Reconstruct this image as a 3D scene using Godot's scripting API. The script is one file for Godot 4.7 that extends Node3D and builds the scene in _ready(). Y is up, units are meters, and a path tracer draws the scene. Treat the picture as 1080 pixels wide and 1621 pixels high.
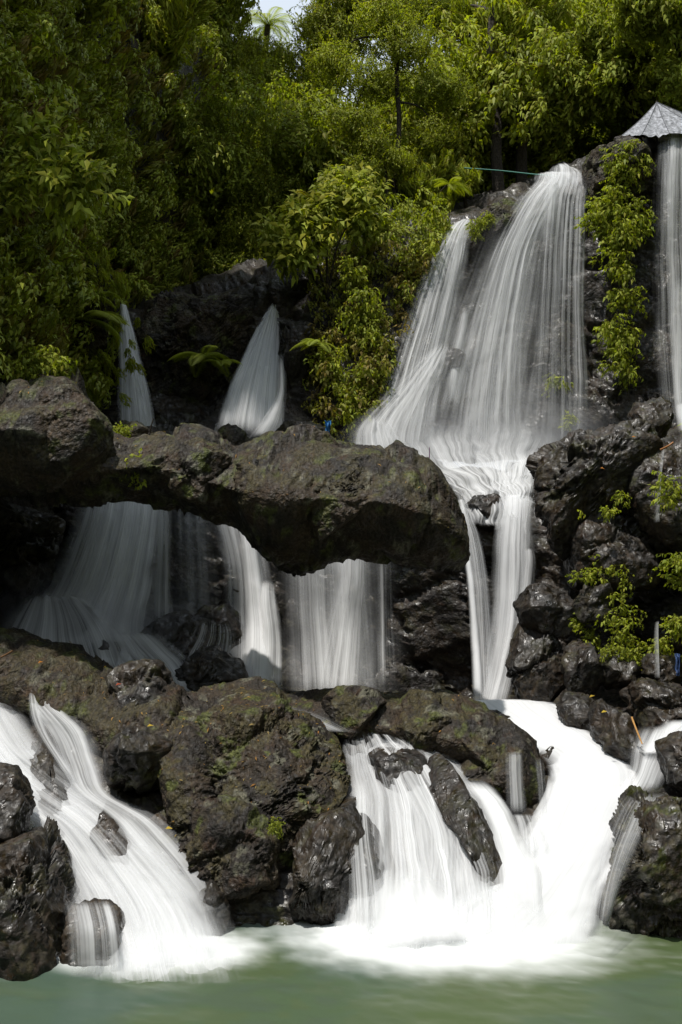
extends Node3D
# A tiered jungle waterfall seen across a milky green pool. y up, metres. The eye stands EYE metres above the pool.
const F := 1738.0
const HZ := 850.0
const EYE := 4.0

var rng := RandomNumberGenerator.new()
var M := {}
var used := {}
var n_fbm: FastNoiseLite
var n_fine: FastNoiseLite
var n_cell: FastNoiseLite
var n_crack: FastNoiseLite
var n_moss: FastNoiseLite
var n_block: FastNoiseLite
var n_flow: FastNoiseLite
var lattice := {}

# a point of the place: measured column and row of the photograph, and its distance
func P(px: float, py: float, d: float) -> Vector3:
	return Vector3((px - 540.0) / F * d, EYE + (HZ - py) / F * d, -d)

func noise(type: int, freq: float, s: int, oct := 4) -> FastNoiseLite:
	var n := FastNoiseLite.new()
	n.noise_type = type
	n.frequency = freq
	n.seed = s
	n.fractal_type = FastNoiseLite.FRACTAL_FBM if oct > 1 else FastNoiseLite.FRACTAL_NONE
	n.fractal_octaves = oct
	return n

func numbered(called: String) -> String:
	var k: int = used.get(called, 0)
	used[called] = k + 1
	return called if k == 0 else "%s_%03d" % [called, k]

func tag(o: Node, label: String, category: String, group := "", kind := "") -> Node:
	if label: o.set_meta("label", label)
	if category: o.set_meta("category", category)
	if group: o.set_meta("group", group)
	if kind: o.set_meta("kind", kind)
	return o

func thing(called: String, label: String, category: String, at: Vector3, group := "") -> Node3D:
	var o := Node3D.new()
	o.name = numbered(called)
	add_child(o)
	o.position = at
	tag(o, label, category, group)
	return o

func put(called: String, mesh: Mesh, mat: Material, parent: Node = null) -> MeshInstance3D:
	var o := MeshInstance3D.new()
	o.mesh = mesh
	if mat: o.material_override = mat
	if parent:
		o.name = called
		parent.add_child(o, true)
	else:
		o.name = numbered(called)
		add_child(o)
	return o

func arrays(v: PackedVector3Array, n: PackedVector3Array, idx: PackedInt32Array, c := PackedColorArray(), uv := PackedVector2Array()) -> ArrayMesh:
	var a := []
	a.resize(Mesh.ARRAY_MAX)
	a[Mesh.ARRAY_VERTEX] = v
	a[Mesh.ARRAY_NORMAL] = n
	a[Mesh.ARRAY_INDEX] = idx
	if c.size(): a[Mesh.ARRAY_COLOR] = c
	if uv.size(): a[Mesh.ARRAY_TEX_UV] = uv
	var m := ArrayMesh.new()
	m.add_surface_from_arrays(Mesh.PRIMITIVE_TRIANGLES, a)
	return m

func normals(v: PackedVector3Array, idx: PackedInt32Array) -> PackedVector3Array:
	var n := PackedVector3Array()
	n.resize(v.size())
	for k in range(0, idx.size(), 3):
		var a := idx[k]
		var b := idx[k + 1]
		var c := idx[k + 2]
		var fn := (v[c] - v[a]).cross(v[b] - v[a])
		n[a] += fn
		n[b] += fn
		n[c] += fn
	for k in n.size():
		n[k] = n[k].normalized()
	return n

func cr(a: Vector3, b: Vector3, c: Vector3, d: Vector3, t: float) -> Vector3:
	return b.cubic_interpolate(c, a, d, t)

func along(pts: Array, t: float) -> Vector3:
	var n := pts.size() - 1
	var k := clampi(int(t * n), 0, n - 1)
	return cr(pts[maxi(k - 1, 0)], pts[k], pts[k + 1], pts[mini(k + 2, n)], t * n - k)

# ---------------------------------------------------------------- materials
func grey_image(n: FastNoiseLite, w: int, h: int, lo: float, hi: float, gain := 1.0) -> Image:
	var im := n.get_seamless_image(w, h)
	im.convert(Image.FORMAT_L8)
	var src := im.get_data()
	var dst := PackedByteArray()
	dst.resize(src.size())
	for k in src.size():
		var x := clampf((src[k] / 255.0 - 0.5) * gain + 0.5, 0.0, 1.0)
		dst[k] = int(255.0 * (lo + (hi - lo) * x))
	return Image.create_from_data(w, h, false, Image.FORMAT_L8, dst)

func tex(im: Image) -> ImageTexture:
	return ImageTexture.create_from_image(im)

# white water drawn out by the long exposure: hair-fine strands across, long along the flow; the alpha is how much water there is
func streak_image(s: int, lo: float, hi: float, floor_a: float) -> Image:
	var a := noise(FastNoiseLite.TYPE_SIMPLEX_SMOOTH, 0.10, s, 4).get_seamless_image(512, 20)
	var b := noise(FastNoiseLite.TYPE_SIMPLEX_SMOOTH, 0.02, s + 5, 2).get_seamless_image(512, 12)
	var c := noise(FastNoiseLite.TYPE_SIMPLEX_SMOOTH, 0.30, s + 9, 2).get_seamless_image(512, 12)
	for im: Image in [a, b, c]:
		im.resize(512, 512, Image.INTERPOLATE_CUBIC)
		im.convert(Image.FORMAT_L8)
	var da := a.get_data()
	var db := b.get_data()
	var dc := c.get_data()
	var out := PackedByteArray()
	out.resize(512 * 512 * 4)
	for k in 512 * 512:
		var x := (da[k] * 0.38 + db[k] * 0.52 + dc[k] * 0.10) / 255.0
		out[k * 4] = 255
		out[k * 4 + 1] = 255
		out[k * 4 + 2] = 255
		out[k * 4 + 3] = int(255.0 * (floor_a + (1.0 - floor_a) * smoothstep(lo, hi, x)))
	return Image.create_from_data(512, 512, false, Image.FORMAT_RGBA8, out)

func make_materials() -> void:
	n_fbm = noise(FastNoiseLite.TYPE_SIMPLEX_SMOOTH, 0.55, 3, 4)
	n_fine = noise(FastNoiseLite.TYPE_SIMPLEX_SMOOTH, 2.6, 7, 4)
	n_fine.fractal_type = FastNoiseLite.FRACTAL_RIDGED
	n_cell = noise(FastNoiseLite.TYPE_CELLULAR, 0.75, 11, 1)
	n_cell.cellular_return_type = FastNoiseLite.RETURN_CELL_VALUE
	n_crack = noise(FastNoiseLite.TYPE_CELLULAR, 0.75, 11, 1)
	n_crack.cellular_return_type = FastNoiseLite.RETURN_DISTANCE2_SUB
	for n: FastNoiseLite in [n_cell, n_crack]:
		n.domain_warp_enabled = true
		n.domain_warp_amplitude = 0.5
		n.domain_warp_frequency = 0.9
		n.domain_warp_fractal_type = FastNoiseLite.DOMAIN_WARP_FRACTAL_PROGRESSIVE
		n.domain_warp_fractal_octaves = 3
	n_block = noise(FastNoiseLite.TYPE_CELLULAR, 0.62, 17, 1)
	n_block.cellular_return_type = FastNoiseLite.RETURN_CELL_VALUE
	n_block.domain_warp_enabled = true
	n_block.domain_warp_amplitude = 0.22
	n_block.domain_warp_frequency = 1.6
	n_moss = noise(FastNoiseLite.TYPE_SIMPLEX_SMOOTH, 1.1, 21, 5)
	n_flow = noise(FastNoiseLite.TYPE_SIMPLEX_SMOOTH, 1.0, 31, 3)
	var grain := tex(grey_image(noise(FastNoiseLite.TYPE_SIMPLEX_SMOOTH, 0.03, 41, 6), 512, 512, 0.45, 1.0, 1.5))
	var relief := tex(grey_image(noise(FastNoiseLite.TYPE_SIMPLEX_SMOOTH, 0.02, 43, 7), 512, 512, 0.0, 1.0, 1.3))
	var pit := noise(FastNoiseLite.TYPE_CELLULAR, 0.05, 47, 4)
	pit.cellular_return_type = FastNoiseLite.RETURN_DISTANCE
	var pits := tex(grey_image(pit, 512, 512, 0.0, 1.0, 1.0))
	var wet := tex(grey_image(noise(FastNoiseLite.TYPE_SIMPLEX_SMOOTH, 0.016, 51, 5), 512, 512, 0.24, 0.95, 2.4))
	var damp := tex(grey_image(noise(FastNoiseLite.TYPE_SIMPLEX_SMOOTH, 0.02, 53, 5), 512, 512, 0.45, 1.0, 1.8))
	for kind in ["wet", "moss"]:
		var m := StandardMaterial3D.new()
		m.resource_name = "basalt_" + kind
		m.vertex_color_use_as_albedo = true
		m.albedo_texture = grain
		m.roughness = 1.0
		if kind == "wet": m.albedo_color = Color(0.82, 0.80, 0.79)
		m.roughness_texture = wet if kind == "wet" else damp
		m.metallic_specular = 0.5 if kind == "wet" else 0.4
		m.heightmap_enabled = true
		m.heightmap_texture = relief
		m.heightmap_scale = 1.8 if kind == "wet" else 2.8
		m.uv1_triplanar = true
		m.uv1_world_triplanar = true
		m.uv1_scale = Vector3(0.9, 0.9, 0.9) if kind == "wet" else Vector3(1.3, 1.3, 1.3)
		M["rock_" + kind] = m
	var k := 0
	for w in [["thick", 0.0, 0.95, 0.16], ["veil", 0.15, 1.05, 0.04], ["hair", 0.34, 0.95, 0.0], ["solid", 0.0, 0.6, 0.55], ["soft", 0.1, 1.1, 0.22], ["foam", 0.0, 0.7, 0.82]]:
		var m := StandardMaterial3D.new()
		m.resource_name = "white_water_" + w[0]
		m.albedo_color = Color(0.93, 0.935, 0.94)
		m.albedo_texture = tex(streak_image(100 + k * 17, w[1], w[2], w[3]))
		m.transparency = BaseMaterial3D.TRANSPARENCY_ALPHA
		m.vertex_color_use_as_albedo = true
		m.roughness = 0.6
		m.metallic_specular = 0.3
		m.backlight_enabled = true
		m.backlight = Color(0.8, 0.8, 0.8)
		m.cull_mode = BaseMaterial3D.CULL_DISABLED
		M["water_" + w[0]] = m
		k += 1
	for l in [["leaf", Color(0.97, 1.0, 0.45), 0.5], ["gloss_leaf", Color(0.85, 0.9, 0.4), 0.35], ["dull_leaf", Color(0.97, 1.0, 0.45), 0.65]]:
		var m := StandardMaterial3D.new()
		m.resource_name = l[0]
		m.vertex_color_use_as_albedo = true
		m.roughness = l[2]
		m.metallic_specular = 0.28
		m.backlight_enabled = true
		m.backlight = l[1]
		m.cull_mode = BaseMaterial3D.CULL_DISABLED
		M[l[0]] = m
	var bark := StandardMaterial3D.new()
	bark.albedo_color = Color(0.28, 0.24, 0.19)
	bark.albedo_texture = grain
	bark.roughness = 0.9
	bark.heightmap_enabled = true
	bark.heightmap_texture = relief
	bark.heightmap_scale = 3.0
	bark.uv1_triplanar = true
	bark.uv1_scale = Vector3(2.5, 0.8, 2.5)
	M.bark = bark
	var soil := StandardMaterial3D.new()
	soil.albedo_color = Color(0.2, 0.18, 0.11)
	soil.albedo_texture = grain
	soil.roughness = 0.95
	soil.uv1_triplanar = true
	soil.uv1_world_triplanar = true
	soil.uv1_scale = Vector3(0.5, 0.5, 0.5)
	M.soil = soil
	M.grain = grain
	M.relief = relief

func plain(c: Color, rough := 0.7) -> StandardMaterial3D:
	var m := StandardMaterial3D.new()
	m.albedo_color = c
	m.roughness = rough
	m.cull_mode = BaseMaterial3D.CULL_DISABLED
	return m

# ---------------------------------------------------------------- rock
func rock_relief(w: Vector3, size: float, block := 0.07) -> float:
	var a := n_fbm.get_noise_3dv(w)
	var c := n_cell.get_noise_3dv(w)
	var k := smoothstep(-1.0, -0.82, n_crack.get_noise_3dv(w))
	var f := n_fine.get_noise_3dv(w)
	return size * (block * n_block.get_noise_3dv(w) + 0.15 * a + 0.11 * c - 0.12 * (1.0 - k)) + 0.045 * f + 0.05 * n_moss.get_noise_3dv(w)

# mineral colour of the basalt: grey-brown, with grains of olive moss, rust film and pale lichen
func rock_color(w: Vector3, up: float, moss: float) -> Color:
	var a := n_fbm.get_noise_3dv(w * 2.3 + Vector3(40, 0, 0))
	var m := n_moss.get_noise_3dv(w * 1.4)
	var g := n_moss.get_noise_3dv(w * 6.0 + Vector3(0, 30, 0))
	var c := Color(0.043, 0.035, 0.027).lerp(Color(0.098, 0.067, 0.038), smoothstep(-0.3, 0.5, a))
	c = c.lerp(Color(0.102, 0.084, 0.031), moss * smoothstep(0.0, 0.22, m + 0.35 * g + 0.25 * up - 0.12))
	c = c.lerp(Color(0.085, 0.045, 0.022), 0.7 * smoothstep(0.30, 0.5, n_moss.get_noise_3dv(w * 2.1 + Vector3(9, 9, 9))))
	c = c.lerp(Color(0.25, 0.24, 0.17), moss * smoothstep(0.30, 0.36, n_moss.get_noise_3dv(w * 2.6 + Vector3(70, 0, 9)) + 0.12 * g))
	c = c.lerp(Color(0.13, 0.15, 0.03), moss * smoothstep(0.26, 0.34, n_moss.get_noise_3dv(w * 1.9 + Vector3(0, 0, 90)) + 0.2 * g))
	c *= 0.78 + 0.5 * g
	c.a = 1.0
	return c

func cube_lattice(n: int) -> Array:
	if lattice.has(n):
		return lattice[n]
	var dirs := PackedVector3Array()
	var idx := PackedInt32Array()
	var key := {}
	for f in 6:
		var grid := PackedInt32Array()
		for j in n + 1:
			for i in n + 1:
				var a := 2.0 * i / n - 1.0
				var b := 2.0 * j / n - 1.0
				var p := Vector3(1, b, -a) if f == 0 else Vector3(-1, b, a) if f == 1 else Vector3(a, 1, -b) if f == 2 else Vector3(a, -1, b) if f == 3 else Vector3(a, b, 1) if f == 4 else Vector3(-a, b, -1)
				var q := Vector3i((p * n).round())
				if not key.has(q):
					key[q] = dirs.size()
					dirs.append(Vector3(tan(p.x * 0.7854), tan(p.y * 0.7854), tan(p.z * 0.7854)).normalized())
				grid.append(key[q])
		for j in n:
			for i in n:
				var a := grid[j * (n + 1) + i]
				var b := grid[j * (n + 1) + i + 1]
				var c := grid[(j + 1) * (n + 1) + i + 1]
				var d := grid[(j + 1) * (n + 1) + i]
				idx.append_array([a, c, b, a, d, c])
	lattice[n] = [dirs, idx]
	return lattice[n]

# A boulder: its front outline (columns and rows measured at its distance d), half-thickness thick, leaning back by lean.
func rock(called: String, label: String, outline: Array, d: float, thick: float, o := {}) -> MeshInstance3D:
	var poly := PackedVector2Array()
	var mid := Vector2.ZERO
	for k in range(0, outline.size(), 2):
		poly.append(Vector2((outline[k] - 540.0) / F * d, EYE + (HZ - outline[k + 1]) / F * d))
		mid += poly[-1]
	mid /= poly.size()
	var ext := 0.0
	var table := PackedFloat32Array()
	for k in 128:
		var dir := Vector2.from_angle(TAU * k / 128.0)
		var best := 0.05
		for e in poly.size():
			var hit = Geometry2D.segment_intersects_segment(mid, mid + dir * 40.0, poly[e], poly[(e + 1) % poly.size()])
			if hit != null:
				best = maxf(best, (hit - mid).length())
		table.append(best)
		ext += best / 128.0
	for pass_ in 2:
		var t2 := table.duplicate()
		for k in 128:
			table[k] = 0.25 * t2[(k + 127) % 128] + 0.5 * t2[k] + 0.25 * t2[(k + 1) % 128]
	var px := ext * 2.0 / d * F
	var n := 12
	for s in [16, 22, 30, 40, 52, 64, 80, 100, 124]:
		if px / 3.4 >= s: n = s
	n = o.get("res", n)
	var lat := cube_lattice(n)
	var dirs: PackedVector3Array = lat[0]
	var lean: float = o.get("lean", 0.3)
	var blocky: float = o.get("blocky", 2.7)
	var rough: float = o.get("rough", 1.0)
	var size := minf(ext, thick)
	var c := Vector3(mid.x, mid.y, -d)
	rng.seed = int(absf(c.x * 7919.0 + c.y * 104729.0) + d * 31.0)
	var cuts: Array[Vector4] = []
	for k in int(o.get("cuts", 9)):
		var w := (rdir() + Vector3(0, 0.1, 0.5)).normalized()
		cuts.append(Vector4(w.x, w.y, w.z, rng.randf_range(0.66, 0.92)))
	var v := PackedVector3Array()
	v.resize(dirs.size())
	for k in dirs.size():
		var u := dirs[k]
		var rho := sqrt(u.x * u.x + u.y * u.y)
		var s := pow(pow(rho, blocky) + pow(absf(u.z), blocky), -1.0 / blocky)
		var ang := fposmod(atan2(u.y, u.x), TAU) / TAU * 128.0
		var r := lerpf(table[int(ang) % 128], table[(int(ang) + 1) % 128], ang - floorf(ang)) * s
		var q := Vector3(u.x * r / ext, u.y * r / ext, u.z * s)
		for f in cuts:
			var over := q.x * f.x + q.y * f.y + q.z * f.z - f.w
			if over > 0.0: q -= Vector3(f.x, f.y, f.z) * over * 0.9
		var p := Vector3(q.x * ext, q.y * ext, q.z * thick)
		p.z -= lean * p.y
		var out := Vector3(p.x / ext, p.y / ext, p.z / thick).normalized()
		v[k] = p + out * rock_relief(c + p, size * rough)
	var idx: PackedInt32Array = lat[1]
	var nn := normals(v, idx)
	var cols := PackedColorArray()
	cols.resize(v.size())
	var moss: float = o.get("moss", 0.5)
	for k in v.size():
		cols[k] = rock_color(c + v[k], nn[k].y, moss)
	var mi := put(called, arrays(v, nn, idx, cols), M["rock_" + o.get("mat", "wet")])
	mi.position = c
	tag(mi, label, o.get("category", "boulder"), o.get("group", ""))
	return mi

# A long slab of rock: stations [column, top row, bottom row, distance, half-thickness] along it
func slab(called: String, label: String, st: Array, o := {}) -> MeshInstance3D:
	var pa := []
	var pb := []
	for s in st:
		pa.append(Vector3(s[0], s[1], s[2]))
		pb.append(Vector3(s[3], s[4], 0))
	var nl := clampi(int((st[-1][0] - st[0][0]) / 3.6), 24, 230)
	var ring: int = o.get("ring", 56)
	var blocky: float = o.get("blocky", 2.3)
	var lean: float = o.get("lean", 0.25)
	var cut: float = o.get("ends", 0.05)
	var org := P(st[st.size() / 2][0], st[st.size() / 2][2], st[st.size() / 2][3])
	var v := PackedVector3Array()
	var out := PackedVector3Array()
	var sizes := PackedFloat32Array()
	for j in nl + 1:
		var t := float(j) / nl
		var sg := mini(int(t * (pa.size() - 1)), pa.size() - 2)
		var q: Vector3 = pa[sg].lerp(pa[sg + 1], t * (pa.size() - 1) - sg).lerp(along(pa, t), 0.4)
		var w := along(pb, t)
		var e := minf(minf(t, 1.0 - t) / cut, 1.0)
		var k := sqrt(maxf(1.0 - (1.0 - e) * (1.0 - e), 0.0)) + 0.001
		var mid := P(q.x, (q.y + q.z) / 2.0, w.x)
		var hh := (q.z - q.y) / 2.0 / F * w.x * k
		for i in ring:
			var an := TAU * i / ring
			var sy := signf(sin(an)) * pow(absf(sin(an)), 2.0 / blocky)
			var sz := signf(cos(an)) * pow(absf(cos(an)), 2.0 / blocky)
			v.append(mid + Vector3(0, sy * hh, sz * w.y * k - lean * sy * hh) - org)
			out.append(Vector3(signf(t - 0.5) * (1.0 - e), sy, sz).normalized())
			sizes.append(minf(hh, w.y))
	var rough: float = o.get("rough", 0.8)
	for k in v.size():
		v[k] += out[k] * rock_relief(v[k] + org, sizes[k] * rough, o.get("block", 0.3))
	var idx := PackedInt32Array()
	for j in nl:
		for i in ring:
			var p := j * ring + i
			var q := j * ring + (i + 1) % ring
			idx.append_array([p, q, q + ring, p, q + ring, p + ring])
	var nn := normals(v, idx)
	var cols := PackedColorArray()
	for k in v.size():
		cols.append(rock_color(v[k] + org, nn[k].y, o.get("moss", 0.6)))
	var mi := put(called, arrays(v, nn, idx, cols), M["rock_" + o.get("mat", "moss")])
	mi.position = org
	tag(mi, label, o.get("category", "rock"))
	return mi

# A bent sheet of ground or cliff through rows of measured points (column, row, distance); returns [vertices, normals] for planting
func patch(called: String, rows: Array, sub: int, o := {}) -> Array:
	var nr := rows.size()
	var nc: int = rows[0].size()
	var w := []
	for r in rows:
		var line := []
		for p in r: line.append(P(p[0], p[1], p[2]) if not o.get("world", false) else Vector3(p[0], p[1], p[2]))
		w.append(line)
	var nu := (nc - 1) * sub + 1
	var nv := (nr - 1) * sub + 1
	var cols2 := []
	for j in nr:
		var line := PackedVector3Array()
		for i in nu: line.append(along(w[j], float(i) / (nu - 1)))
		cols2.append(line)
	var v := PackedVector3Array()
	for j in nv:
		var t := float(j) / (nv - 1) * (nr - 1)
		var k := mini(int(t), nr - 2)
		for i in nu:
			v.append(cr(cols2[maxi(k - 1, 0)][i], cols2[k][i], cols2[k + 1][i], cols2[mini(k + 2, nr - 1)][i], t - k))
	var idx := PackedInt32Array()
	for j in nv - 1:
		for i in nu - 1:
			var a := j * nu + i
			idx.append_array([a, a + 1, a + nu + 1, a, a + nu + 1, a + nu])
	var nn := normals(v, idx)
	var size: float = o.get("size", 0.8)
	for k in v.size():
		v[k] += nn[k] * rock_relief(v[k], size)
	nn = normals(v, idx)
	var cols := PackedColorArray()
	var moss: float = o.get("moss", 0.4)
	if not o.has("flat"):
		for k in v.size(): cols.append(rock_color(v[k], nn[k].y, moss))
	var mi := put(called, arrays(v, nn, idx, cols), M[o.get("mat", "rock_wet")])
	mi.set_meta("kind", "structure")
	if o.has("label"): mi.set_meta("label", o.label)
	return [v, nn, nu, nv]

# ---------------------------------------------------------------- water
# A sheet of falling water: cross-sections [left column, right column, row, distance] from its crest to its foot
func sheet(parent: Node3D, called: String, secs: Array, mat: String, o := {}) -> MeshInstance3D:
	var ls := []
	var rs := []
	var back: float = o.get("off", 0.0)
	for s in secs:
		var dr: float = s[5] if s.size() > 5 else 0.0
		ls.append(P(s[0], s[2], s[3] - back))
		rs.append(P(s[1], s[2] + dr, (s[4] if s.size() > 4 else s[3]) - back))
	var total := 0.0
	var width := 0.0
	for k in secs.size():
		width = maxf(width, ls[k].distance_to(rs[k]))
		if k: total += (ls[k] + rs[k]).distance_to(ls[k - 1] + rs[k - 1]) / 2.0
	var sd: float = o.get("seed", 1.0)
	var nc: int = o.get("cols", clampi(int(width / 0.035), 8, 110))
	var nr: int = o.get("rows", clampi(int(total / 0.07), 16, 90))
	var disp: float = o.get("disp", 0.035)
	var bulge: float = o.get("bulge", 0.12)
	var edge: float = o.get("edge", 0.36)
	var alpha: float = o.get("alpha", 1.0)
	var head: float = o.get("head", 0.02)
	var foot: float = o.get("foot", 0.12)
	var us: float = o.get("us", 0.55)
	var fq: float = o.get("fq", 3.0)
	var fade: float = o.get("fade", 1.0)
	var v := PackedVector3Array()
	var cols := PackedColorArray()
	var uv := PackedVector2Array()
	var org := parent.position
	for j in nr + 1:
		var t := float(j) / nr
		var l := along(ls, t)
		var r := along(rs, t)
		for i in nc + 1:
			var u := float(i) / nc
			var x := u * width
			var p := l.lerp(r, u)
			var s1 := n_flow.get_noise_3d(x * fq + sd * 13.0, t * total * 0.35, sd * 5.0)
			var s2 := n_flow.get_noise_3d(x * fq * 0.35 - sd * 7.0, t * total * 0.9, sd * 3.0 + 50.0)
			p += Vector3(0.0, 0.25, 1.0) * (disp * (s1 + s2) + bulge * sin(PI * u))
			p.x += 0.5 * disp * s2
			v.append(p - org)
			var e := minf(u, 1.0 - u) + 0.10 * n_flow.get_noise_3d(t * total * 0.8, u * 4.0, sd * 9.0 + 20.0)
			var a := alpha * smoothstep(0.0, edge, e) if edge > 0.0 else alpha
			a *= lerpf(1.0, fade, smoothstep(0.1, 0.8, t))
			a *= smoothstep(-0.001, head + 0.001, t + 0.04 * head * s1) * (1.0 - smoothstep(1.0 - foot, 1.0, t + 0.6 * foot * s2))
			cols.append(Color(1, 1, 1, clampf(a, 0.0, 1.0)))
			uv.append(Vector2(x * us + sd * 0.37, t * total * 0.11 + sd * 0.61))
	var idx := PackedInt32Array()
	for j in nr:
		for i in nc:
			var a := j * (nc + 1) + i
			idx.append_array([a, a + 1, a + nc + 2, a, a + nc + 2, a + nc + 1])
	return put(called, arrays(v, normals(v, idx), idx, cols, uv), M["water_" + mat], parent)

func fall(called: String, label: String, secs: Array, layers: Array, category := "waterfall") -> Node3D:
	var s: Array = secs[-1]
	var root := thing(called, label, category, P((s[0] + s[1]) / 2.0, s[2], s[3]))
	for k in layers.size():
		var o: Dictionary = layers[k].duplicate()
		o.merge({"seed": float(root.get_index()) * 0.7 + k * 1.9, "off": 0.07 * k})
		sheet(root, "water_sheet", secs, o.mat, o)
	return root

func strand(root: Node3D, secs: Array, mat := "veil", o := {}) -> void:
	o = o.duplicate()
	o.merge({"seed": float(root.get_child_count()) * 2.3 + root.get_index(), "off": 0.1, "head": 0.16, "foot": 0.2})
	sheet(root, "water_strand", secs, mat, o)

func mist(at: Vector3, size: Vector3, density: float) -> void:
	for k in 4:
		var f := FogVolume.new()
		f.name = numbered("mist")
		f.shape = RenderingServer.FOG_VOLUME_SHAPE_ELLIPSOID
		f.size = size * (1.25 - 0.27 * k)
		var m := FogMaterial.new()
		m.albedo = Color(0.95, 0.96, 0.97)
		m.density = density * 0.16 * (1 + k * 0.6)
		f.material = m
		add_child(f)
		f.position = at + Vector3(0.07, -0.05, 0.03) * k
		tag(f, "", "", "", "stuff")

# ---------------------------------------------------------------- plants
func leaf_into(v: PackedVector3Array, n: PackedVector3Array, c: PackedColorArray, idx: PackedInt32Array, at: Vector3, dir: Vector3, up: Vector3, length: float, width: float, col: Color, droop := 0.15) -> void:
	var side := dir.cross(up)
	if side.length() < 0.05: side = dir.cross(Vector3(1, 0, 0.3))
	side = side.normalized()
	var nrm := side.cross(dir).normalized()
	var m := at + dir * length * 0.45 + nrm * length * 0.05
	var tip := at + dir * length - nrm * length * droop
	var base := v.size()
	v.append_array([at, m + side * width * 0.5 + nrm * width * 0.14, tip, m - side * width * 0.5 + nrm * width * 0.14, m])
	for k in 5: c.append(col)
	n.append_array([nrm, (nrm + side * 0.35).normalized(), nrm, (nrm - side * 0.35).normalized(), nrm])
	idx.append_array([base, base + 4, base + 1, base + 4, base + 2, base + 1, base, base + 3, base + 4, base + 4, base + 3, base + 2])

func twig_into(v: PackedVector3Array, n: PackedVector3Array, c: PackedColorArray, idx: PackedInt32Array, a: Vector3, b: Vector3, r: float, col: Color) -> void:
	var d := (b - a).normalized()
	var s := d.cross(Vector3(0.3, 1, 0.2)).normalized()
	var t := d.cross(s)
	var base := v.size()
	for k in 3:
		var o := s * cos(TAU * k / 3.0) + t * sin(TAU * k / 3.0)
		v.append_array([a + o * r, b + o * r * 0.4])
		n.append_array([o, o])
		c.append_array([col, col])
	for k in 3:
		var p := base + k * 2
		var q := base + ((k + 1) % 3) * 2
		idx.append_array([p, p + 1, q, q, p + 1, q + 1])

func rdir() -> Vector3:
	var z := rng.randf_range(-1.0, 1.0)
	var a := rng.randf() * TAU
	return Vector3(sqrt(1.0 - z * z) * cos(a), z, sqrt(1.0 - z * z) * sin(a))

# a spray of leaves on a few twigs, about one metre across
func spray(twigs: int, per: int, length: float, width: float, droop: float, s: int, spread := 1.0) -> ArrayMesh:
	rng.seed = s
	var v := PackedVector3Array()
	var n := PackedVector3Array()
	var c := PackedColorArray()
	var idx := PackedInt32Array()
	for t in twigs:
		var d := (rdir() * spread + Vector3(0, 0.35 - droop, 0)).normalized()
		var l := rng.randf_range(0.3, 0.6)
		var p := Vector3.ZERO
		for k in per:
			var q := p + d * l / per
			d = (d + Vector3(0, -droop * 0.16, 0) + rdir() * 0.12).normalized()
			if k % 2 == 0: twig_into(v, n, c, idx, p, q + d * l / per, 0.006, Color(0.5, 0.35, 0.3))
			p = q
			var side := d.cross(rdir()).normalized()
			var ld := (d * 0.7 + side * 0.9 + Vector3(0, -droop * 0.7, 0)).normalized()
			var f := rng.randf_range(0.7, 1.3)
			var y := rng.randf_range(-0.12, 0.22)
			leaf_into(v, n, c, idx, p, ld, Vector3.UP + rdir() * 0.5, length * rng.randf_range(0.7, 1.25), width * rng.randf_range(0.8, 1.2), Color(f * (1.0 + y), f, f * (1.0 - y)), 0.15 + droop * 0.2)
	return arrays(v, n, idx, c)

# one arching fern frond along +z, one metre long
func frond(pairs: int, pinna: float, arch: float, s: int) -> ArrayMesh:
	rng.seed = s
	var v := PackedVector3Array()
	var n := PackedVector3Array()
	var c := PackedColorArray()
	var idx := PackedInt32Array()
	var p := Vector3.ZERO
	var a := 0.55
	for k in pairs:
		var t := float(k) / pairs
		var d := Vector3(0, sin(a), cos(a))
		var q := p + d / pairs
		twig_into(v, n, c, idx, p, q, 0.012 * (1.0 - t), Color(0.7, 0.7, 0.4))
		var l := pinna * sin(PI * clampf(t * 0.86 + 0.14, 0.0, 1.0)) + 0.02
		for sd in [-1.0, 1.0]:
			var f := rng.randf_range(0.8, 1.2)
			leaf_into(v, n, c, idx, q, (Vector3(sd, -0.12, 0) + d * 0.45).normalized(), Vector3(0, cos(a), -sin(a)), l, 1.0 / pairs * 0.8, Color(f, f, f * 0.9), 0.2)
		a -= arch / pairs
		p = q
	return arrays(v, n, idx, c)

func foliage(parent: Node, called: String, mesh: Mesh, mat: Material, xf: Array, colors: Array) -> MultiMeshInstance3D:
	var mm := MultiMesh.new()
	mm.transform_format = MultiMesh.TRANSFORM_3D
	mm.use_colors = true
	mm.mesh = mesh
	mm.instance_count = xf.size()
	for k in xf.size():
		mm.set_instance_transform(k, xf[k])
		mm.set_instance_color(k, colors[k])
	var o := MultiMeshInstance3D.new()
	o.multimesh = mm
	o.material_override = mat
	o.set_meta("kind", "stuff")
	if parent == self:
		o.name = numbered(called)
		add_child(o)
	else:
		o.name = called
		parent.add_child(o, true)
	return o

func turn(scale: float, face := Vector3.ZERO, loose := 1.0) -> Basis:
	var b := Basis.from_euler(Vector3(rng.randf_range(-0.6, 0.6) * loose, rng.randf() * TAU, rng.randf_range(-0.6, 0.6) * loose))
	if face != Vector3.ZERO:
		var y := (Vector3.UP * 0.6 + face + rdir() * 0.3).normalized()
		var x := y.cross(Vector3(0.2, 0.1, 1)).normalized()
		b = Basis(x, y, x.cross(y)) * Basis(Vector3.UP, rng.randf() * TAU)
	return b.scaled(Vector3.ONE * scale * rng.randf_range(0.7, 1.3))

func tint(a: Color, b: Color) -> Color:
	var c := a.lerp(b, rng.randf()) * rng.randf_range(0.75, 1.2)
	c.a = 1.0
	return c

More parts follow.
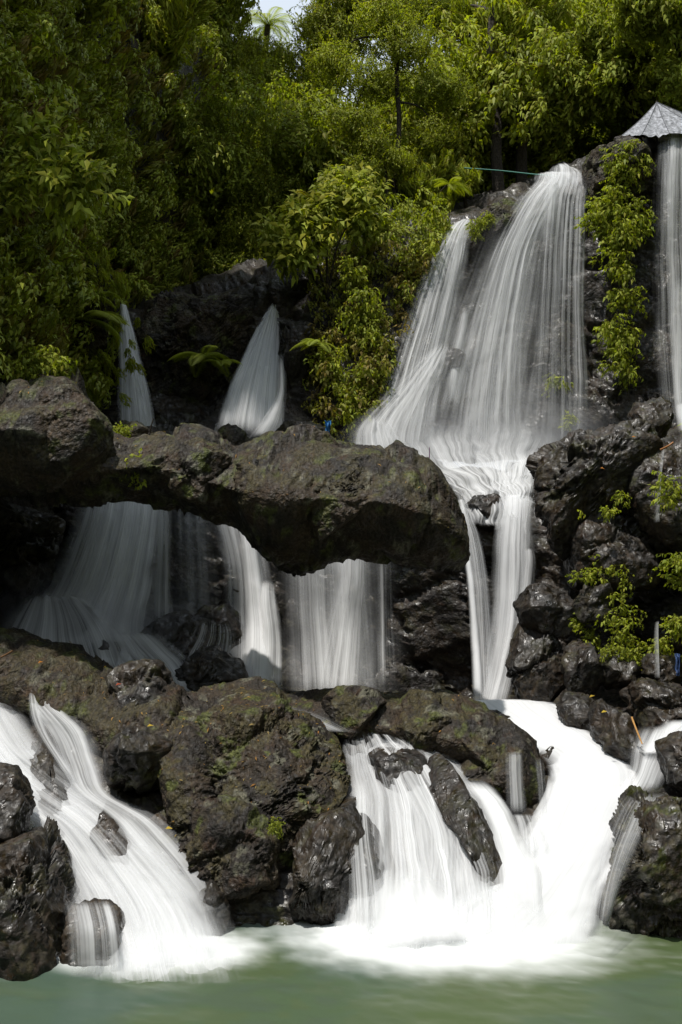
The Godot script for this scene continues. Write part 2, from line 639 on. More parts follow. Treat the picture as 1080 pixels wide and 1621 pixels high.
# leaf sprays through an uneven crown made of lobes [centre, radii]
func crown(parent: Node3D, mesh: Mesh, mat: Material, lobes: Array, count: int, scale: float, a: Color, b: Color, called := "crown") -> void:
	var xf := []
	var cols := []
	var vol := 0.0
	for l in lobes: vol += l[1].x * l[1].y + l[1].x * l[1].z
	for l in lobes:
		var share := int(count * (l[1].x * l[1].y + l[1].x * l[1].z) / vol)
		var lob := tint(a, b)
		for k in share:
			var d := rdir()
			var r := pow(rng.randf(), 0.45)
			var bump := 1.0 + 0.35 * n_flow.get_noise_3dv(d * 1.6 + l[0])
			var p: Vector3 = l[0] + d * l[1] * r * bump
			xf.append(Transform3D(turn(scale, d * 0.7), p))
			cols.append(tint(a, b).lerp(lob, 0.5))
	foliage(parent, called, mesh, mat, xf, cols)

func tube(pts: Array, r0: float, r1: float, sides := 7) -> ArrayMesh:
	var v := PackedVector3Array()
	var idx := PackedInt32Array()
	var steps := (pts.size() - 1) * 5
	for j in steps + 1:
		var t := float(j) / steps
		var p := along(pts, t)
		var d := (along(pts, minf(t + 0.02, 1.0)) - along(pts, maxf(t - 0.02, 0.0))).normalized()
		var s := d.cross(Vector3(0.31, 0.2, 1.0)).normalized()
		var q := d.cross(s)
		var r := lerpf(r0, r1, t) * (1.0 + 0.12 * n_flow.get_noise_1d(t * 9.0 + r0 * 77.0))
		for k in sides:
			v.append(p + (s * cos(TAU * k / sides) + q * sin(TAU * k / sides)) * r)
	for j in steps:
		for k in sides:
			var a := j * sides + k
			var b := j * sides + (k + 1) % sides
			idx.append_array([a, b, b + sides, a, b + sides, a + sides])
	return arrays(v, normals(v, idx), idx)

# a tree: trunk through measured points, limbs into each lobe of the crown
func tree(called: String, label: String, stem: Array, r: float, lobes: Array, count: int, kind: String, mat: Material, scale: float, a: Color, b: Color, s: int, group := "") -> Node3D:
	rng.seed = s
	var base: Vector3 = stem[0]
	var root := thing(called, label, "tree", base, group)
	var pts := []
	for p in stem: pts.append(p - base)
	put("trunk", tube(pts, r, r * 0.45), M.bark, root)
	var ls := []
	for l in lobes:
		var c: Vector3 = l[0] - base
		ls.append([c, l[1]])
		var from := along(pts, rng.randf_range(0.55, 0.98))
		put("limb", tube([from, from.lerp(c, 0.5) + Vector3(0, 0.12, 0) * from.distance_to(c) + rdir() * 0.2, c + rdir() * 0.2], r * 0.4, r * 0.1, 5), M.bark, root)
	crown(root, M["mesh_" + kind], mat, ls, count, scale, a, b)
	return root

func lobe(px: float, py: float, d: float, rx: float, ry := 0.0, rz := 0.0) -> Array:
	return [P(px, py, d), Vector3(rx, ry if ry > 0.0 else rx, rz if rz > 0.0 else rx)]

# a plant rooted at one place: sprays or fronds round its base
func plant(called: String, label: String, category: String, spots: Array, kind: String, mat: Material, count: int, scale: float, spread: float, a: Color, b: Color, s: int, group := "") -> Node3D:
	rng.seed = s
	var root := thing(called, label, category, spots[0], group)
	var xf := []
	var cols := []
	for k in count:
		var at: Vector3 = spots[rng.randi() % spots.size()] - spots[0]
		var o := rdir() * spread * pow(rng.randf(), 0.6)
		o.z *= 0.6
		if kind.begins_with("frond"):
			var yaw := rng.randf() * TAU
			xf.append(Transform3D(Basis(Vector3.UP, yaw) * Basis(Vector3.RIGHT, rng.randf_range(-0.3, 0.5)).scaled(Vector3.ONE * scale * rng.randf_range(0.7, 1.2)), at + o * 0.3))
		else:
			xf.append(Transform3D(turn(scale, Vector3(0, -0.1, 0.5)), at + o))
		cols.append(tint(a, b))
	foliage(root, "fronds" if kind.begins_with("frond") else "leaves", M["mesh_" + kind], mat, xf, cols)
	return root

# sprays growing over part of a sheet of cliff: returns [transforms, colours]
func cover(sheet_: Array, count: int, scale: float, a: Color, b: Color, keep: Callable, out := 0.12, hang := 0.6) -> Array:
	var v: PackedVector3Array = sheet_[0]
	var n: PackedVector3Array = sheet_[1]
	var xf := []
	var cols := []
	var tries := 0
	while xf.size() < count and tries < count * 12:
		tries += 1
		var k := rng.randi() % v.size()
		var p := v[k] + rdir() * 0.3
		var col := 540.0 + p.x / -p.z * F
		var row := HZ - (p.y - EYE) / -p.z * F
		if col < -260.0 or col > 1340.0 or row < -420.0 or row > 1700.0 or not keep.call(p, col, row): continue
		xf.append(Transform3D(turn(scale, n[k] * hang), p + n[k] * out * rng.randf_range(0.2, 2.2)))
		cols.append(tint(a, b))
	return [xf, cols]

func _ready() -> void:
	# --- camera, sky, sun, exposure
	var cam := Camera3D.new()
	cam.name = "camera"
	cam.projection = Camera3D.PROJECTION_FRUSTUM
	cam.near = 0.1
	cam.far = 400.0
	cam.size = 0.1 * 1621.0 / F
	cam.frustum_offset = Vector2(0.0, 0.1 * (HZ - 810.5) / F)
	add_child(cam)
	cam.position = Vector3(0, EYE, 0)
	cam.current = true
	var env := Environment.new()
	env.background_mode = Environment.BG_SKY
	var sm := ProceduralSkyMaterial.new()
	sm.sky_top_color = Color(0.85, 0.9, 0.96)
	sm.sky_horizon_color = Color(0.95, 0.96, 0.97)
	sm.sky_curve = 0.18
	sm.ground_bottom_color = Color(0.16, 0.18, 0.12)
	sm.ground_horizon_color = Color(0.3, 0.32, 0.25)
	sm.sun_angle_max = 1.0
	env.sky = Sky.new()
	env.sky.sky_material = sm
	env.background_energy_multiplier = 0.85
	env.tonemap_mode = Environment.TONE_MAPPER_LINEAR
	env.tonemap_exposure = 1.22
	env.volumetric_fog_enabled = true
	env.volumetric_fog_density = 0.0
	env.sdfgi_enabled = true
	env.ssao_enabled = true
	env.ssil_enabled = true
	var we := WorldEnvironment.new()
	we.name = "environment"
	we.environment = env
	add_child(we)
	var sun := DirectionalLight3D.new()
	sun.name = "sun"
	sun.light_energy = 1.25
	sun.light_color = Color(1.0, 0.98, 0.95)
	sun.light_angular_distance = 1.5
	sun.shadow_enabled = true
	add_child(sun)
	sun.look_at_from_position(Vector3(-0.21, 0.90, 0.14) * 50.0, Vector3.ZERO, Vector3(0, 0, 1))
	make_materials()
	M.mesh_fine = spray(9, 10, 0.085, 0.042, 0.5, 1)
	M.mesh_mid = spray(8, 9, 0.125, 0.058, 0.6, 2)
	M.mesh_hang = spray(6, 9, 0.22, 0.04, 1.5, 3, 0.7)
	M.mesh_broad = spray(4, 6, 0.30, 0.13, 0.5, 4)
	M.mesh_small = spray(5, 6, 0.16, 0.085, 0.9, 5)
	M.mesh_frond = frond(40, 0.27, 1.3, 6)
	M.mesh_frond_long = frond(46, 0.2, 1.7, 7)
	terrain()
	boulders()
	waters()
	plants()
	small_things()

# ---------------------------------------------------------------- ground, cliffs, hill, pool
var s_left: Array
var s_upper: Array
var s_hill: Array
var s_mid: Array
var s_bank: Array

func terrain() -> void:
	# bed of the lower cascades, from the basin behind the lip down under the pool
	patch("stream_bed", [
		[[-260, 1085, 19.5], [0, 1080, 19.5], [250, 1085, 19.5], [500, 1095, 19.5], [700, 1100, 19.5], [900, 1090, 19.5], [1100, 1060, 19], [1340, 1040, 19]],
		[[-260, 1110, 16.0], [0, 1105, 16.0], [250, 1115, 15.9], [500, 1125, 15.9], [700, 1135, 15.9], [900, 1135, 15.8], [1100, 1100, 15.6], [1340, 1080, 15.6]],
		[[-260, 1150, 14.2], [0, 1135, 14.3], [250, 1160, 14.0], [500, 1180, 14.2], [700, 1190, 14.3], [900, 1190, 14.4], [1100, 1170, 14.0], [1340, 1150, 14.0]],
		[[-260, 1260, 12.6], [0, 1240, 12.9], [250, 1290, 12.3], [500, 1290, 12.7], [700, 1290, 12.8], [900, 1280, 13.0], [1100, 1250, 12.7], [1340, 1240, 12.7]],
		[[-260, 1400, 11.6], [0, 1380, 11.8], [250, 1400, 11.5], [500, 1390, 11.8], [700, 1390, 11.9], [900, 1380, 12.0], [1100, 1390, 11.8], [1340, 1380, 11.8]],
		[[-260, 1540, 11.0], [0, 1530, 11.1], [250, 1520, 11.05], [500, 1510, 11.15], [700, 1500, 11.3], [900, 1490, 11.4], [1100, 1500, 11.3], [1340, 1500, 11.3]],
		[[-260, 1700, 10.6], [0, 1690, 10.6], [250, 1680, 10.6], [500, 1680, 10.7], [700, 1670, 10.8], [900, 1660, 10.9], [1100, 1670, 10.9], [1340, 1670, 10.9]]],
		24, {"size": 0.5, "moss": 0.5})
	# wall behind the natural bridge
	s_mid = patch("cliff", [
		[[-300, 640, 23.0], [100, 665, 22.6], [300, 690, 22.4], [500, 700, 22.2], [700, 735, 22.6], [900, 735, 22.6], [1100, 650, 22.0], [1340, 640, 22.0]],
		[[-300, 700, 19.6], [100, 710, 19.8], [300, 735, 20.0], [500, 745, 20.0], [700, 790, 20.6], [900, 790, 20.4], [1100, 700, 19.0], [1340, 700, 19.0]],
		[[-300, 770, 18.6], [100, 780, 19.2], [300, 790, 19.5], [500, 800, 19.6], [700, 835, 19.8], [900, 835, 19.5], [1100, 780, 18.0], [1340, 780, 18.0]],
		[[-300, 900, 18.2], [100, 900, 19.2], [300, 900, 19.6], [500, 900, 19.7], [700, 900, 19.7], [900, 900, 18.8], [1100, 900, 17.2], [1340, 900, 17.2]],
		[[-300, 1010, 17.8], [100, 1010, 19.0], [300, 1010, 19.4], [500, 1010, 19.6], [700, 1010, 19.6], [900, 1010, 18.4], [1100, 1010, 16.8], [1340, 1010, 16.8]],
		[[-300, 1130, 17.4], [100, 1130, 18.8], [300, 1130, 19.2], [500, 1130, 19.4], [700, 1130, 19.4], [900, 1130, 18.0], [1100, 1130, 16.3], [1340, 1130, 16.3]]],
		28, {"size": 1.3, "moss": 0.25})
	# wall of the upper falls, up to the crest and back over it
	s_upper = patch("cliff", [
		[[-300, 420, 30], [200, 430, 30], [330, 440, 30], [440, 380, 29.5], [600, 320, 29], [740, 310, 29], [900, 262, 29], [1040, 225, 29], [1340, 210, 29]],
		[[-300, 470, 25.6], [200, 478, 25.5], [330, 470, 25.6], [440, 430, 25.2], [600, 372, 25.0], [740, 362, 25.2], [900, 298, 25.6], [1040, 240, 25.2], [1340, 225, 25]],
		[[-300, 560, 25.2], [200, 560, 25.0], [330, 560, 25.1], [440, 500, 24.6], [600, 440, 24.1], [740, 430, 24.8], [900, 380, 25.2], [1040, 340, 24.7], [1340, 320, 24.6]],
		[[-300, 620, 24.8], [200, 620, 24.7], [330, 620, 24.8], [440, 580, 24.2], [600, 540, 23.6], [740, 530, 24.3], [900, 500, 24.8], [1040, 480, 24.3], [1340, 470, 24.2]],
		[[-300, 670, 24.5], [200, 670, 24.3], [330, 670, 24.4], [440, 640, 23.8], [600, 630, 23.1], [740, 620, 23.8], [900, 610, 24.4], [1040, 600, 23.8], [1340, 590, 23.8]],
		[[-300, 730, 24.0], [200, 735, 23.9], [330, 735, 23.9], [440, 730, 23.4], [600, 730, 22.6], [740, 730, 23.3], [900, 730, 24.0], [1040, 730, 23.4], [1340, 720, 23.4]]],
		26, {"size": 1.1, "moss": 0.3})
	# wooded hill behind the crest (x, y, z in metres)
	s_hill = patch("hill", [
		[[-60, 46, -110], [-30, 46, -110], [-10, 40, -110], [5, 44, -110], [25, 50, -110], [60, 50, -110]],
		[[-50, 34, -72], [-24, 33, -72], [-8, 25, -72], [4, 28, -72], [20, 33, -72], [50, 34, -72]],
		[[-40, 24, -50], [-18, 22, -50], [-5, 15.5, -50], [4, 18, -50], [14, 20, -50], [40, 22, -50]],
		[[-32, 17, -37], [-14, 14, -37], [-4, 11, -37], [3, 13, -37], [10, 15, -37], [32, 16, -37]],
		[[-26, 12, -28.6], [-11, 10, -28.6], [-3, 9.4, -28.6], [2, 11.6, -28.6], [8, 13.4, -28.6], [26, 14, -28.6]],
		[[-24, 9, -26.4], [-10, 8.8, -26.4], [-3, 8.8, -26.4], [2, 10.2, -26.4], [8, 12.2, -26.4], [24, 13, -26.4]]],
		10, {"size": 0.8, "mat": "soil", "flat": true, "world": true})
	# overgrown wall of the gorge on the left, running back into the distance, and the bank above it
	s_left = patch("gorge_wall", [
		[[-34, 20, -13], [-34, 24, -16], [-32, 28, -22], [-30, 30, -30], [-28, 32, -40], [-26, 34, -56]],
		[[-13, 13, -13.4], [-12.5, 17, -15.6], [-11, 20, -20], [-10, 21, -27], [-8.5, 23.5, -36], [-8.5, 27, -52]],
		[[-8.4, 11.0, -13.6], [-7.6, 14.2, -16.2], [-6.6, 16.4, -20], [-5.8, 17.6, -26], [-4.9, 20.5, -34], [-5.6, 25, -50]],
		[[-7.0, 9.0, -13.8], [-6.0, 10.8, -16], [-5.6, 11.6, -20], [-5.6, 12.6, -25], [-3.9, 15, -32], [-4.6, 20, -48]],
		[[-6.4, 7.0, -14], [-5.5, 7.8, -16], [-5.3, 8.4, -20], [-5.9, 9.2, -24.6], [-4.2, 11, -30], [-4.4, 16, -46]],
		[[-6.1, 4.6, -14], [-5.3, 5.0, -16], [-5.3, 5.6, -20], [-6.0, 6.4, -24], [-4.8, 8, -29], [-4.6, 12, -44]],
		[[-5.9, 1.0, -14], [-5.2, 1.4, -16], [-5.2, 2.0, -20], [-5.6, 4, -24], [-5.4, 6, -29], [-5.2, 9, -42]]],
		20, {"size": 1.0, "moss": 0.35, "world": true})
	pool()
	# the gorge goes on round the pool: wooded banks to the right of and behind the viewer
	s_bank = patch("bank", [
		[[17, 28.5, -27], [15, 26.6, -16], [15, 24.7, -4], [18, 22.8, 12], [8, 20.9, 24], [-6, 20.9, 25], [-20, 22.8, 18], [-24, 24.7, 4], [-22, 26.6, -8]],
		[[13, 18.7, -26], [11, 15.3, -16], [11, 13.6, -4], [13, 11.9, 10], [6, 10.2, 19], [-5, 10.2, 20], [-16, 11.9, 14], [-18, 13.6, 3], [-16, 15.3, -8]],
		[[10, 8.4, -25], [8.5, 7.0, -16], [9, 5.6, -4], [10, 4.2, 9], [5, 3.5, 16], [-4, 3.5, 17], [-13, 4.2, 12], [-14, 5.6, 2], [-12, 7.0, -9]],
		[[8.5, -2.0, -24], [7.5, -2.0, -15.5], [8, -2.0, -4], [9, -2.0, 8], [4, -2.0, 14], [-4, -2.0, 15], [-12, -2.0, 11], [-12, -2.0, 2], [-8, -2.0, -10]]],
		8, {"size": 0.8, "mat": "soil", "flat": true, "world": true})

func pool() -> void:
	var v := PackedVector3Array()
	var c := PackedColorArray()
	var idx := PackedInt32Array()
	var nx := 240
	var nz := 120
	var tw := noise(FastNoiseLite.TYPE_SIMPLEX_SMOOTH, 1.0, 61, 4)
	for j in nz + 1:
		var z := -13.0 + 6.5 * float(j) / nz if j <= nz * 3 / 4 else -8.125 + 36.0 * pow((float(j) / nz - 0.75) * 4.0, 2.0)
		for i in nx + 1:
			var x := (float(i) / nx - 0.5) * 2.0
			x = 6.0 * x + 24.0 * pow(x, 5.0)
			var h := 0.012 * tw.get_noise_2d(x * 1.3, z * 2.5) + 0.006 * tw.get_noise_2d(x * 5.0, z * 9.0)
			# foam drifting out from the feet of the cascades: patches with a ragged, wind-drawn edge
			var wob := 0.55 * tw.get_noise_2d(x * 0.8 + 9.0, z * 0.9) + 0.35 * tw.get_noise_2d(x * 2.6, z * 3.4)
			var f1 := 1.0 - Vector2((x - 1.1) / 1.85, (z + 11.1) / 1.2).length()
			var f2 := 1.0 - Vector2((x + 1.85) / 1.2, (z + 10.6) / 0.62).length()
			var foam := maxf(smoothstep(-0.15, 0.55, f1 + 0.3 * wob), smoothstep(-0.15, 0.6, f2 + 0.28 * wob))
			var thin := 0.07 * smoothstep(0.1, 0.6, tw.get_noise_2d(x * 1.1 + 30.0, z * 4.0) + 0.35 * tw.get_noise_2d(x * 6.0, z * 11.0)) * smoothstep(-9.4, -10.6, z)
			var body := Color(0.070, 0.096, 0.042).lerp(Color(0.060, 0.092, 0.068), smoothstep(-0.4, 0.5, tw.get_noise_2d(x * 0.35, z * 0.5 + 7.0) - 0.12 * x))
			v.append(Vector3(x, h + 0.05 * foam * (0.5 + wob), z))
			c.append(body.lerp(Color(0.86, 0.88, 0.88), clampf(foam + thin, 0.0, 1.0)))
	for j in nz:
		for i in nx:
			var a := j * (nx + 1) + i
			idx.append_array([a, a + 1, a + nx + 2, a, a + nx + 2, a + nx + 1])
	var m := StandardMaterial3D.new()
	m.resource_name = "milky_pool"
	m.vertex_color_use_as_albedo = true
	m.roughness = 0.32
	m.metallic_specular = 0.4
	var o := put("pool_water", arrays(v, normals(v, idx), idx, c), m)
	tag(o, "milky green pool with white foam at the feet of the cascades", "", "", "structure")
	patch("pool_floor", [[[-60, -1.6, -14], [0, -1.6, -14], [60, -1.6, -14]], [[-60, -1.6, 10], [0, -1.6, 10], [60, -1.6, 10]], [[-60, -1.6, 60], [0, -1.6, 60], [60, -1.6, 60]]], 8, {"size": 0.2, "mat": "soil", "flat": true, "world": true})

func boulders() -> void:
	var br := {"moss": 0.8, "mat": "moss", "lean": 0.55, "rough": 0.85}
	var wet := {"moss": 0.25, "lean": 0.35}
	# lower tier, in front
	rock("boulder", "big wet boulder at pool edge, beside foot of lower-left cascade", [-90, 1275, 15, 1285, 55, 1330, 90, 1415, 118, 1495, 112, 1555, 40, 1580, -90, 1590], 10.9, 0.9, wet.merged({"moss": 0.6}))
	rock("boulder", "small wet rock above big pool-edge boulder, left frame edge", [-60, 1215, 20, 1225, 45, 1262, 42, 1320, 0, 1345, -60, 1350], 11.6, 0.5, wet)
	rock("boulder", "small rounded rock with water running over it at foot of lower-left cascade", [110, 1448, 150, 1432, 182, 1462, 192, 1520, 182, 1570, 120, 1570, 106, 1510], 10.5, 0.34, {"lean": 0.2, "moss": 0.1})
	rock("rock_mass", "huge brown mossy rock mass between the two lower cascades", [182, 1245, 215, 1168, 252, 1100, 300, 1084, 370, 1098, 440, 1126, 505, 1156, 548, 1192, 552, 1238, 500, 1285, 480, 1330, 480, 1410, 448, 1512, 388, 1522, 335, 1425, 240, 1340], 12.75, 1.25, {"moss": 0.8, "mat": "moss", "lean": 0.72, "rough": 0.75, "cuts": 12, "res": 140})
	rock("boulder", "rough brown bulge on lower face of huge rock mass", [285, 1290, 330, 1250, 400, 1265, 440, 1320, 440, 1400, 400, 1460, 350, 1420, 305, 1350], 11.8, 0.6, {"moss": 0.7, "mat": "moss", "lean": 0.6, "rough": 0.8})
	rock("boulder", "dark block beside secondary lower-left flow, under brown boulder", [168, 1190, 200, 1140, 262, 1150, 285, 1200, 262, 1250, 205, 1268, 176, 1245], 12.7, 0.6, {"moss": 0.4, "lean": -0.1})
	rock("boulder", "tall wet rock between brown rock face and central cascade", [468, 1290, 520, 1245, 556, 1262, 566, 1330, 545, 1420, 522, 1490, 440, 1512, 452, 1440, 474, 1395], 11.7, 0.6, wet)
	slab("rock_ridge", "broad brown ridge above lower-left cascade, running to frame edge", [[-110, 1000, 1115, 15.2, 0.9], [-40, 994, 1105, 15.1, 0.9], [20, 998, 1110, 15.0, 0.9], [70, 1022, 1130, 14.8, 0.9], [120, 1030, 1160, 14.6, 0.9], [160, 1066, 1190, 14.3, 0.85], [205, 1090, 1205, 14.0, 0.8], [250, 1088, 1215, 13.8, 0.8], [290, 1105, 1200, 13.7, 0.6]], {"moss": 0.6, "category": "ridge", "lean": 0.6, "rough": 0.8, "blocky": 2.0, "block": 0.12})
	rock("boulder", "rounded dark boulder on ridge, next to brown mossy boulder", [175, 1075, 205, 1052, 245, 1062, 270, 1095, 272, 1145, 240, 1172, 195, 1170, 172, 1120], 14.0, 0.55, {"moss": 0.5, "lean": 0.3})
	rock("boulder", "slim dark rock rib between the two lower-left flows", [20, 1085, 48, 1100, 75, 1160, 110, 1215, 150, 1250, 180, 1290, 140, 1295, 88, 1250, 46, 1190, 14, 1130], 13.25, 0.4, {"moss": 0.15, "lean": 1.6, "cuts": 2, "rough": 0.6})
	rock("boulder", "wet hump parting the lower-left cascade halfway down", [128, 1290, 150, 1268, 185, 1290, 215, 1325, 222, 1350, 190, 1345, 150, 1320], 12.1, 0.3, {"moss": 0.1, "lean": 1.5, "cuts": 2, "rough": 0.5})
	rock("boulder", "drowned stone at right fringe of lower-left cascade", [300, 1410, 325, 1390, 352, 1412, 366, 1450, 350, 1480, 315, 1470], 11.2, 0.3, {"moss": 0.1, "lean": 0.5, "cuts": 5})
	slab("rock_ledge", "long low mossy ledge above the central cascade", [[345, 1112, 1145, 15.1, 0.6], [400, 1106, 1144, 15.0, 0.7], [460, 1108, 1150, 14.9, 0.7], [520, 1106, 1156, 14.8, 0.8], [580, 1106, 1160, 14.7, 0.8], [640, 1110, 1172, 14.6, 0.9], [700, 1108, 1192, 14.4, 0.9], [760, 1126, 1216, 14.2, 0.85], [810, 1150, 1250, 14.0, 0.75], [850, 1184, 1290, 13.8, 0.6]], {"moss": 0.8, "category": "ledge", "lean": 0.5, "rough": 1.0, "blocky": 1.8})
	rock("boulder", "flat-topped mossy stone on the low ledge, nearest huge rock mass", [500, 1120, 530, 1096, 585, 1094, 610, 1120, 590, 1158, 540, 1162], 14.2, 0.5, {"moss": 0.8, "mat": "moss", "lean": 0.6, "cuts": 14, "rough": 0.8})
	rock("boulder", "mossy stone on middle of the low ledge, above central cascade", [605, 1125, 640, 1102, 700, 1108, 722, 1140, 705, 1185, 650, 1180, 612, 1160], 13.95, 0.55, {"moss": 0.8, "mat": "moss", "lean": 0.6, "cuts": 14, "rough": 0.8})
	rock("boulder", "mossy stone on the low ledge, beside dark steep-faced block", [716, 1150, 745, 1124, 795, 1145, 822, 1185, 800, 1225, 750, 1215, 722, 1190], 13.7, 0.5, {"moss": 0.8, "mat": "moss", "lean": 0.6, "cuts": 14, "rough": 0.8})
	rock("boulder", "dark steep-faced block between central and right lower cascades", [700, 1135, 760, 1128, 812, 1155, 852, 1195, 876, 1250, 866, 1315, 820, 1312, 788, 1262, 740, 1240, 700, 1200], 13.7, 0.75, {"moss": 0.6, "mat": "moss", "lean": 0.25})
	rock("boulder", "slanting black rock splitting the central cascade", [672, 1215, 702, 1212, 742, 1256, 774, 1310, 796, 1372, 790, 1412, 770, 1402, 742, 1352, 712, 1305, 680, 1262], 12.1, 0.45, {"moss": 0.2, "lean": 1.25, "cuts": 3, "rough": 0.6})
	rock("boulder", "small round rock below dark steep-faced block, in white foam", [810, 1300, 826, 1280, 852, 1288, 868, 1318, 850, 1345, 815, 1342], 12.75, 0.28, {"moss": 0.1})
	rock("boulder", "wet rock at head of central cascade, beside low mossy ledge", [536, 1158, 560, 1146, 592, 1160, 604, 1186, 575, 1196, 545, 1188], 14.0, 0.35, wet)
	rock("boulder", "smooth bulge of rock under head of central cascade", [560, 1215, 600, 1188, 660, 1196, 705, 1218, 690, 1250, 640, 1258, 590, 1245], 13.3, 0.45, {"moss": 0.2, "lean": 0.6, "cuts": 2, "rough": 0.5})
	rock("boulder", "narrow wet rock under thin veil at edge of central cascade", [548, 1300, 580, 1290, 600, 1340, 606, 1420, 595, 1480, 545, 1490, 538, 1400], 11.75, 0.4, wet)
	rock("boulder", "half-drowned round rock in stream beside dark steep-faced block", [850, 1190, 868, 1178, 890, 1192, 894, 1220, 870, 1232, 852, 1218], 13.9, 0.3, {"moss": 0.1})
	rock("boulder", "half-drowned rock in stream below the right bridge fall", [760, 1138, 780, 1125, 806, 1134, 812, 1152, 785, 1160], 15.1, 0.3, {"moss": 0.1})
	rock("boulder", "big mossy boulder at pool edge, right frame edge", [940, 1490, 946, 1410, 980, 1325, 1020, 1272, 1080, 1255, 1180, 1250, 1180, 1500, 1040, 1495], 11.6, 0.9, {"moss": 0.9, "lean": 0.4})
	rock("boulder", "dark wet boulder above big mossy one, right frame edge", [1042, 1180, 1085, 1160, 1180, 1150, 1180, 1265, 1080, 1262, 1046, 1240], 12.7, 0.6, wet.merged({"moss": 0.5}))
	rock("boulder", "glossy slanting boulder with bamboo stick on it, right bank", [938, 1150, 950, 1115, 990, 1110, 1018, 1150, 1022, 1200, 1000, 1232, 970, 1205, 945, 1180], 14.0, 0.6, wet)
	rock("boulder", "dark boulder at stream edge under right cliff", [880, 1120, 905, 1096, 945, 1092, 960, 1125, 945, 1160, 900, 1166, 882, 1150], 14.9, 0.45, wet)
	rock("boulder", "low grey rock beside right inflow, under hanging blue strip", [985, 1105, 1030, 1080, 1090, 1085, 1150, 1110, 1150, 1185, 1060, 1190, 1010, 1165], 14.6, 0.6, wet.merged({}))
	rock("boulder", "small rock between twin trickles of right inflow", [1012, 1190, 1030, 1175, 1048, 1195, 1046, 1235, 1022, 1245, 1010, 1225], 13.2, 0.25, wet)
	# right bank, under the upper basin
	var rb := {"moss": 0.45, "lean": 0.25}
	rock("boulder", "rounded boulder perched highest on right bank", [998, 655, 1010, 636, 1045, 630, 1070, 640, 1072, 680, 1050, 700, 1005, 694], 18.6, 0.5, rb)
	rock("boulder", "wide layered dark rock capping right bank beside white basin", [836, 770, 846, 725, 880, 702, 920, 690, 955, 672, 1010, 668, 1060, 690, 1072, 740, 1040, 800, 980, 815, 930, 815, 905, 860, 880, 890, 850, 870], 17.6, 1.3, rb)
	rock("boulder", "dark block under capping rock, above right bank greenery", [902, 850, 930, 815, 970, 810, 1010, 830, 1040, 880, 1035, 960, 960, 960, 910, 930], 16.9, 0.8, {"moss": 0.15, "lean": 0.05, "blocky": 3.6})
	rock("boulder", "overhanging dark block with thin trickle, right frame edge", [1000, 760, 1040, 700, 1100, 690, 1180, 690, 1180, 900, 1080, 910, 1020, 860], 16.7, 1.0, rb)
	rock("boulder", "square dark block beside the right bridge fall", [818, 955, 840, 925, 880, 918, 915, 935, 925, 985, 890, 1010, 845, 1005, 825, 985], 16.6, 0.6, {"moss": 0.1, "lean": 0.1})
	rock("boulder", "dark buttress at foot of the right bridge fall", [806, 1040, 830, 985, 880, 985, 905, 1030, 900, 1090, 870, 1125, 815, 1120, 802, 1080], 16.4, 0.6, wet)
	rock("boulder", "knobbly stone under right bank greenery, nearest bridge fall", [890, 1045, 910, 1010, 945, 1015, 955, 1060, 935, 1095, 900, 1095], 15.8, 0.4, wet)
	rock("boulder", "knobbly stone under right bank greenery, in the middle of three", [945, 1040, 965, 1020, 1000, 1025, 1012, 1060, 990, 1090, 955, 1088], 15.7, 0.4, wet)
	rock("boulder", "knobbly stone under right bank greenery, nearest frame edge", [1005, 1060, 1030, 1035, 1070, 1040, 1090, 1075, 1060, 1105, 1015, 1098], 15.5, 0.45, wet)
	rock("boulder", "grey lichened rock among right bank greenery", [905, 950, 930, 918, 965, 920, 975, 960, 950, 985, 915, 985], 16.1, 0.35, {"moss": 0.4, "lean": 0.3})
	# the natural bridge
	var bg := {"moss": 0.85, "mat": "moss", "lean": 0.5, "rough": 0.75}
	slab("rock_bridge", "natural rock bridge spanning the gorge in front of the middle falls", [[-90, 647, 845, 16.4, 1.62], [0, 601, 825, 16.2, 1.76], [60, 585, 815, 16.1, 1.76], [105, 591, 811, 16.0, 1.62], [135, 625, 809, 15.9, 1.35], [170, 673, 809, 15.9, 1.15], [205, 695, 805, 15.9, 1.01], [250, 687, 809, 15.9, 1.01], [300, 691, 817, 15.9, 1.01], [345, 703, 835, 15.8, 0.94], [375, 719, 839, 15.8, 0.94], [405, 709, 869, 15.7, 1.08], [440, 701, 896, 15.6, 1.28], [490, 699, 889, 15.6, 1.35], [545, 713, 883, 15.6, 1.35], [600, 709, 891, 15.6, 1.42], [650, 721, 909, 15.6, 1.42], [690, 753, 915, 15.6, 1.22], [722, 797, 908, 15.6, 0.94], [738, 837, 893, 15.6, 0.54]], {"moss": 0.7, "category": "rock bridge", "lean": 0.1, "rough": 0.8, "ring": 80, "ends": 0.03, "blocky": 1.3})
	rock("boulder", "small mossy hump on the bridge, under left small fall", [168, 700, 190, 664, 222, 668, 248, 690, 240, 725, 190, 732], 16.6, 0.4, bg)
	rock("boulder", "angular hump on the bridge beside the blue cloth", [440, 725, 462, 688, 505, 686, 532, 715, 505, 750, 450, 752], 16.3, 0.5, bg)
	rock("boulder", "tilted angular slab topping the bridge's outer end", [418, 842, 436, 790, 470, 745, 520, 720, 590, 716, 650, 728, 690, 762, 640, 790, 590, 800, 545, 830, 500, 860, 440, 868], 14.75, 0.62, {"moss": 0.6, "mat": "moss", "lean": 0.75, "cuts": 16, "rough": 0.55, "res": 100})
	rock("boulder", "lichened angular stone at middle of the bridge", [255, 722, 285, 694, 325, 694, 362, 722, 372, 768, 345, 800, 290, 790, 260, 760], 15.15, 0.5, {"moss": 0.9, "mat": "moss", "lean": 0.6, "cuts": 14, "rough": 0.7})
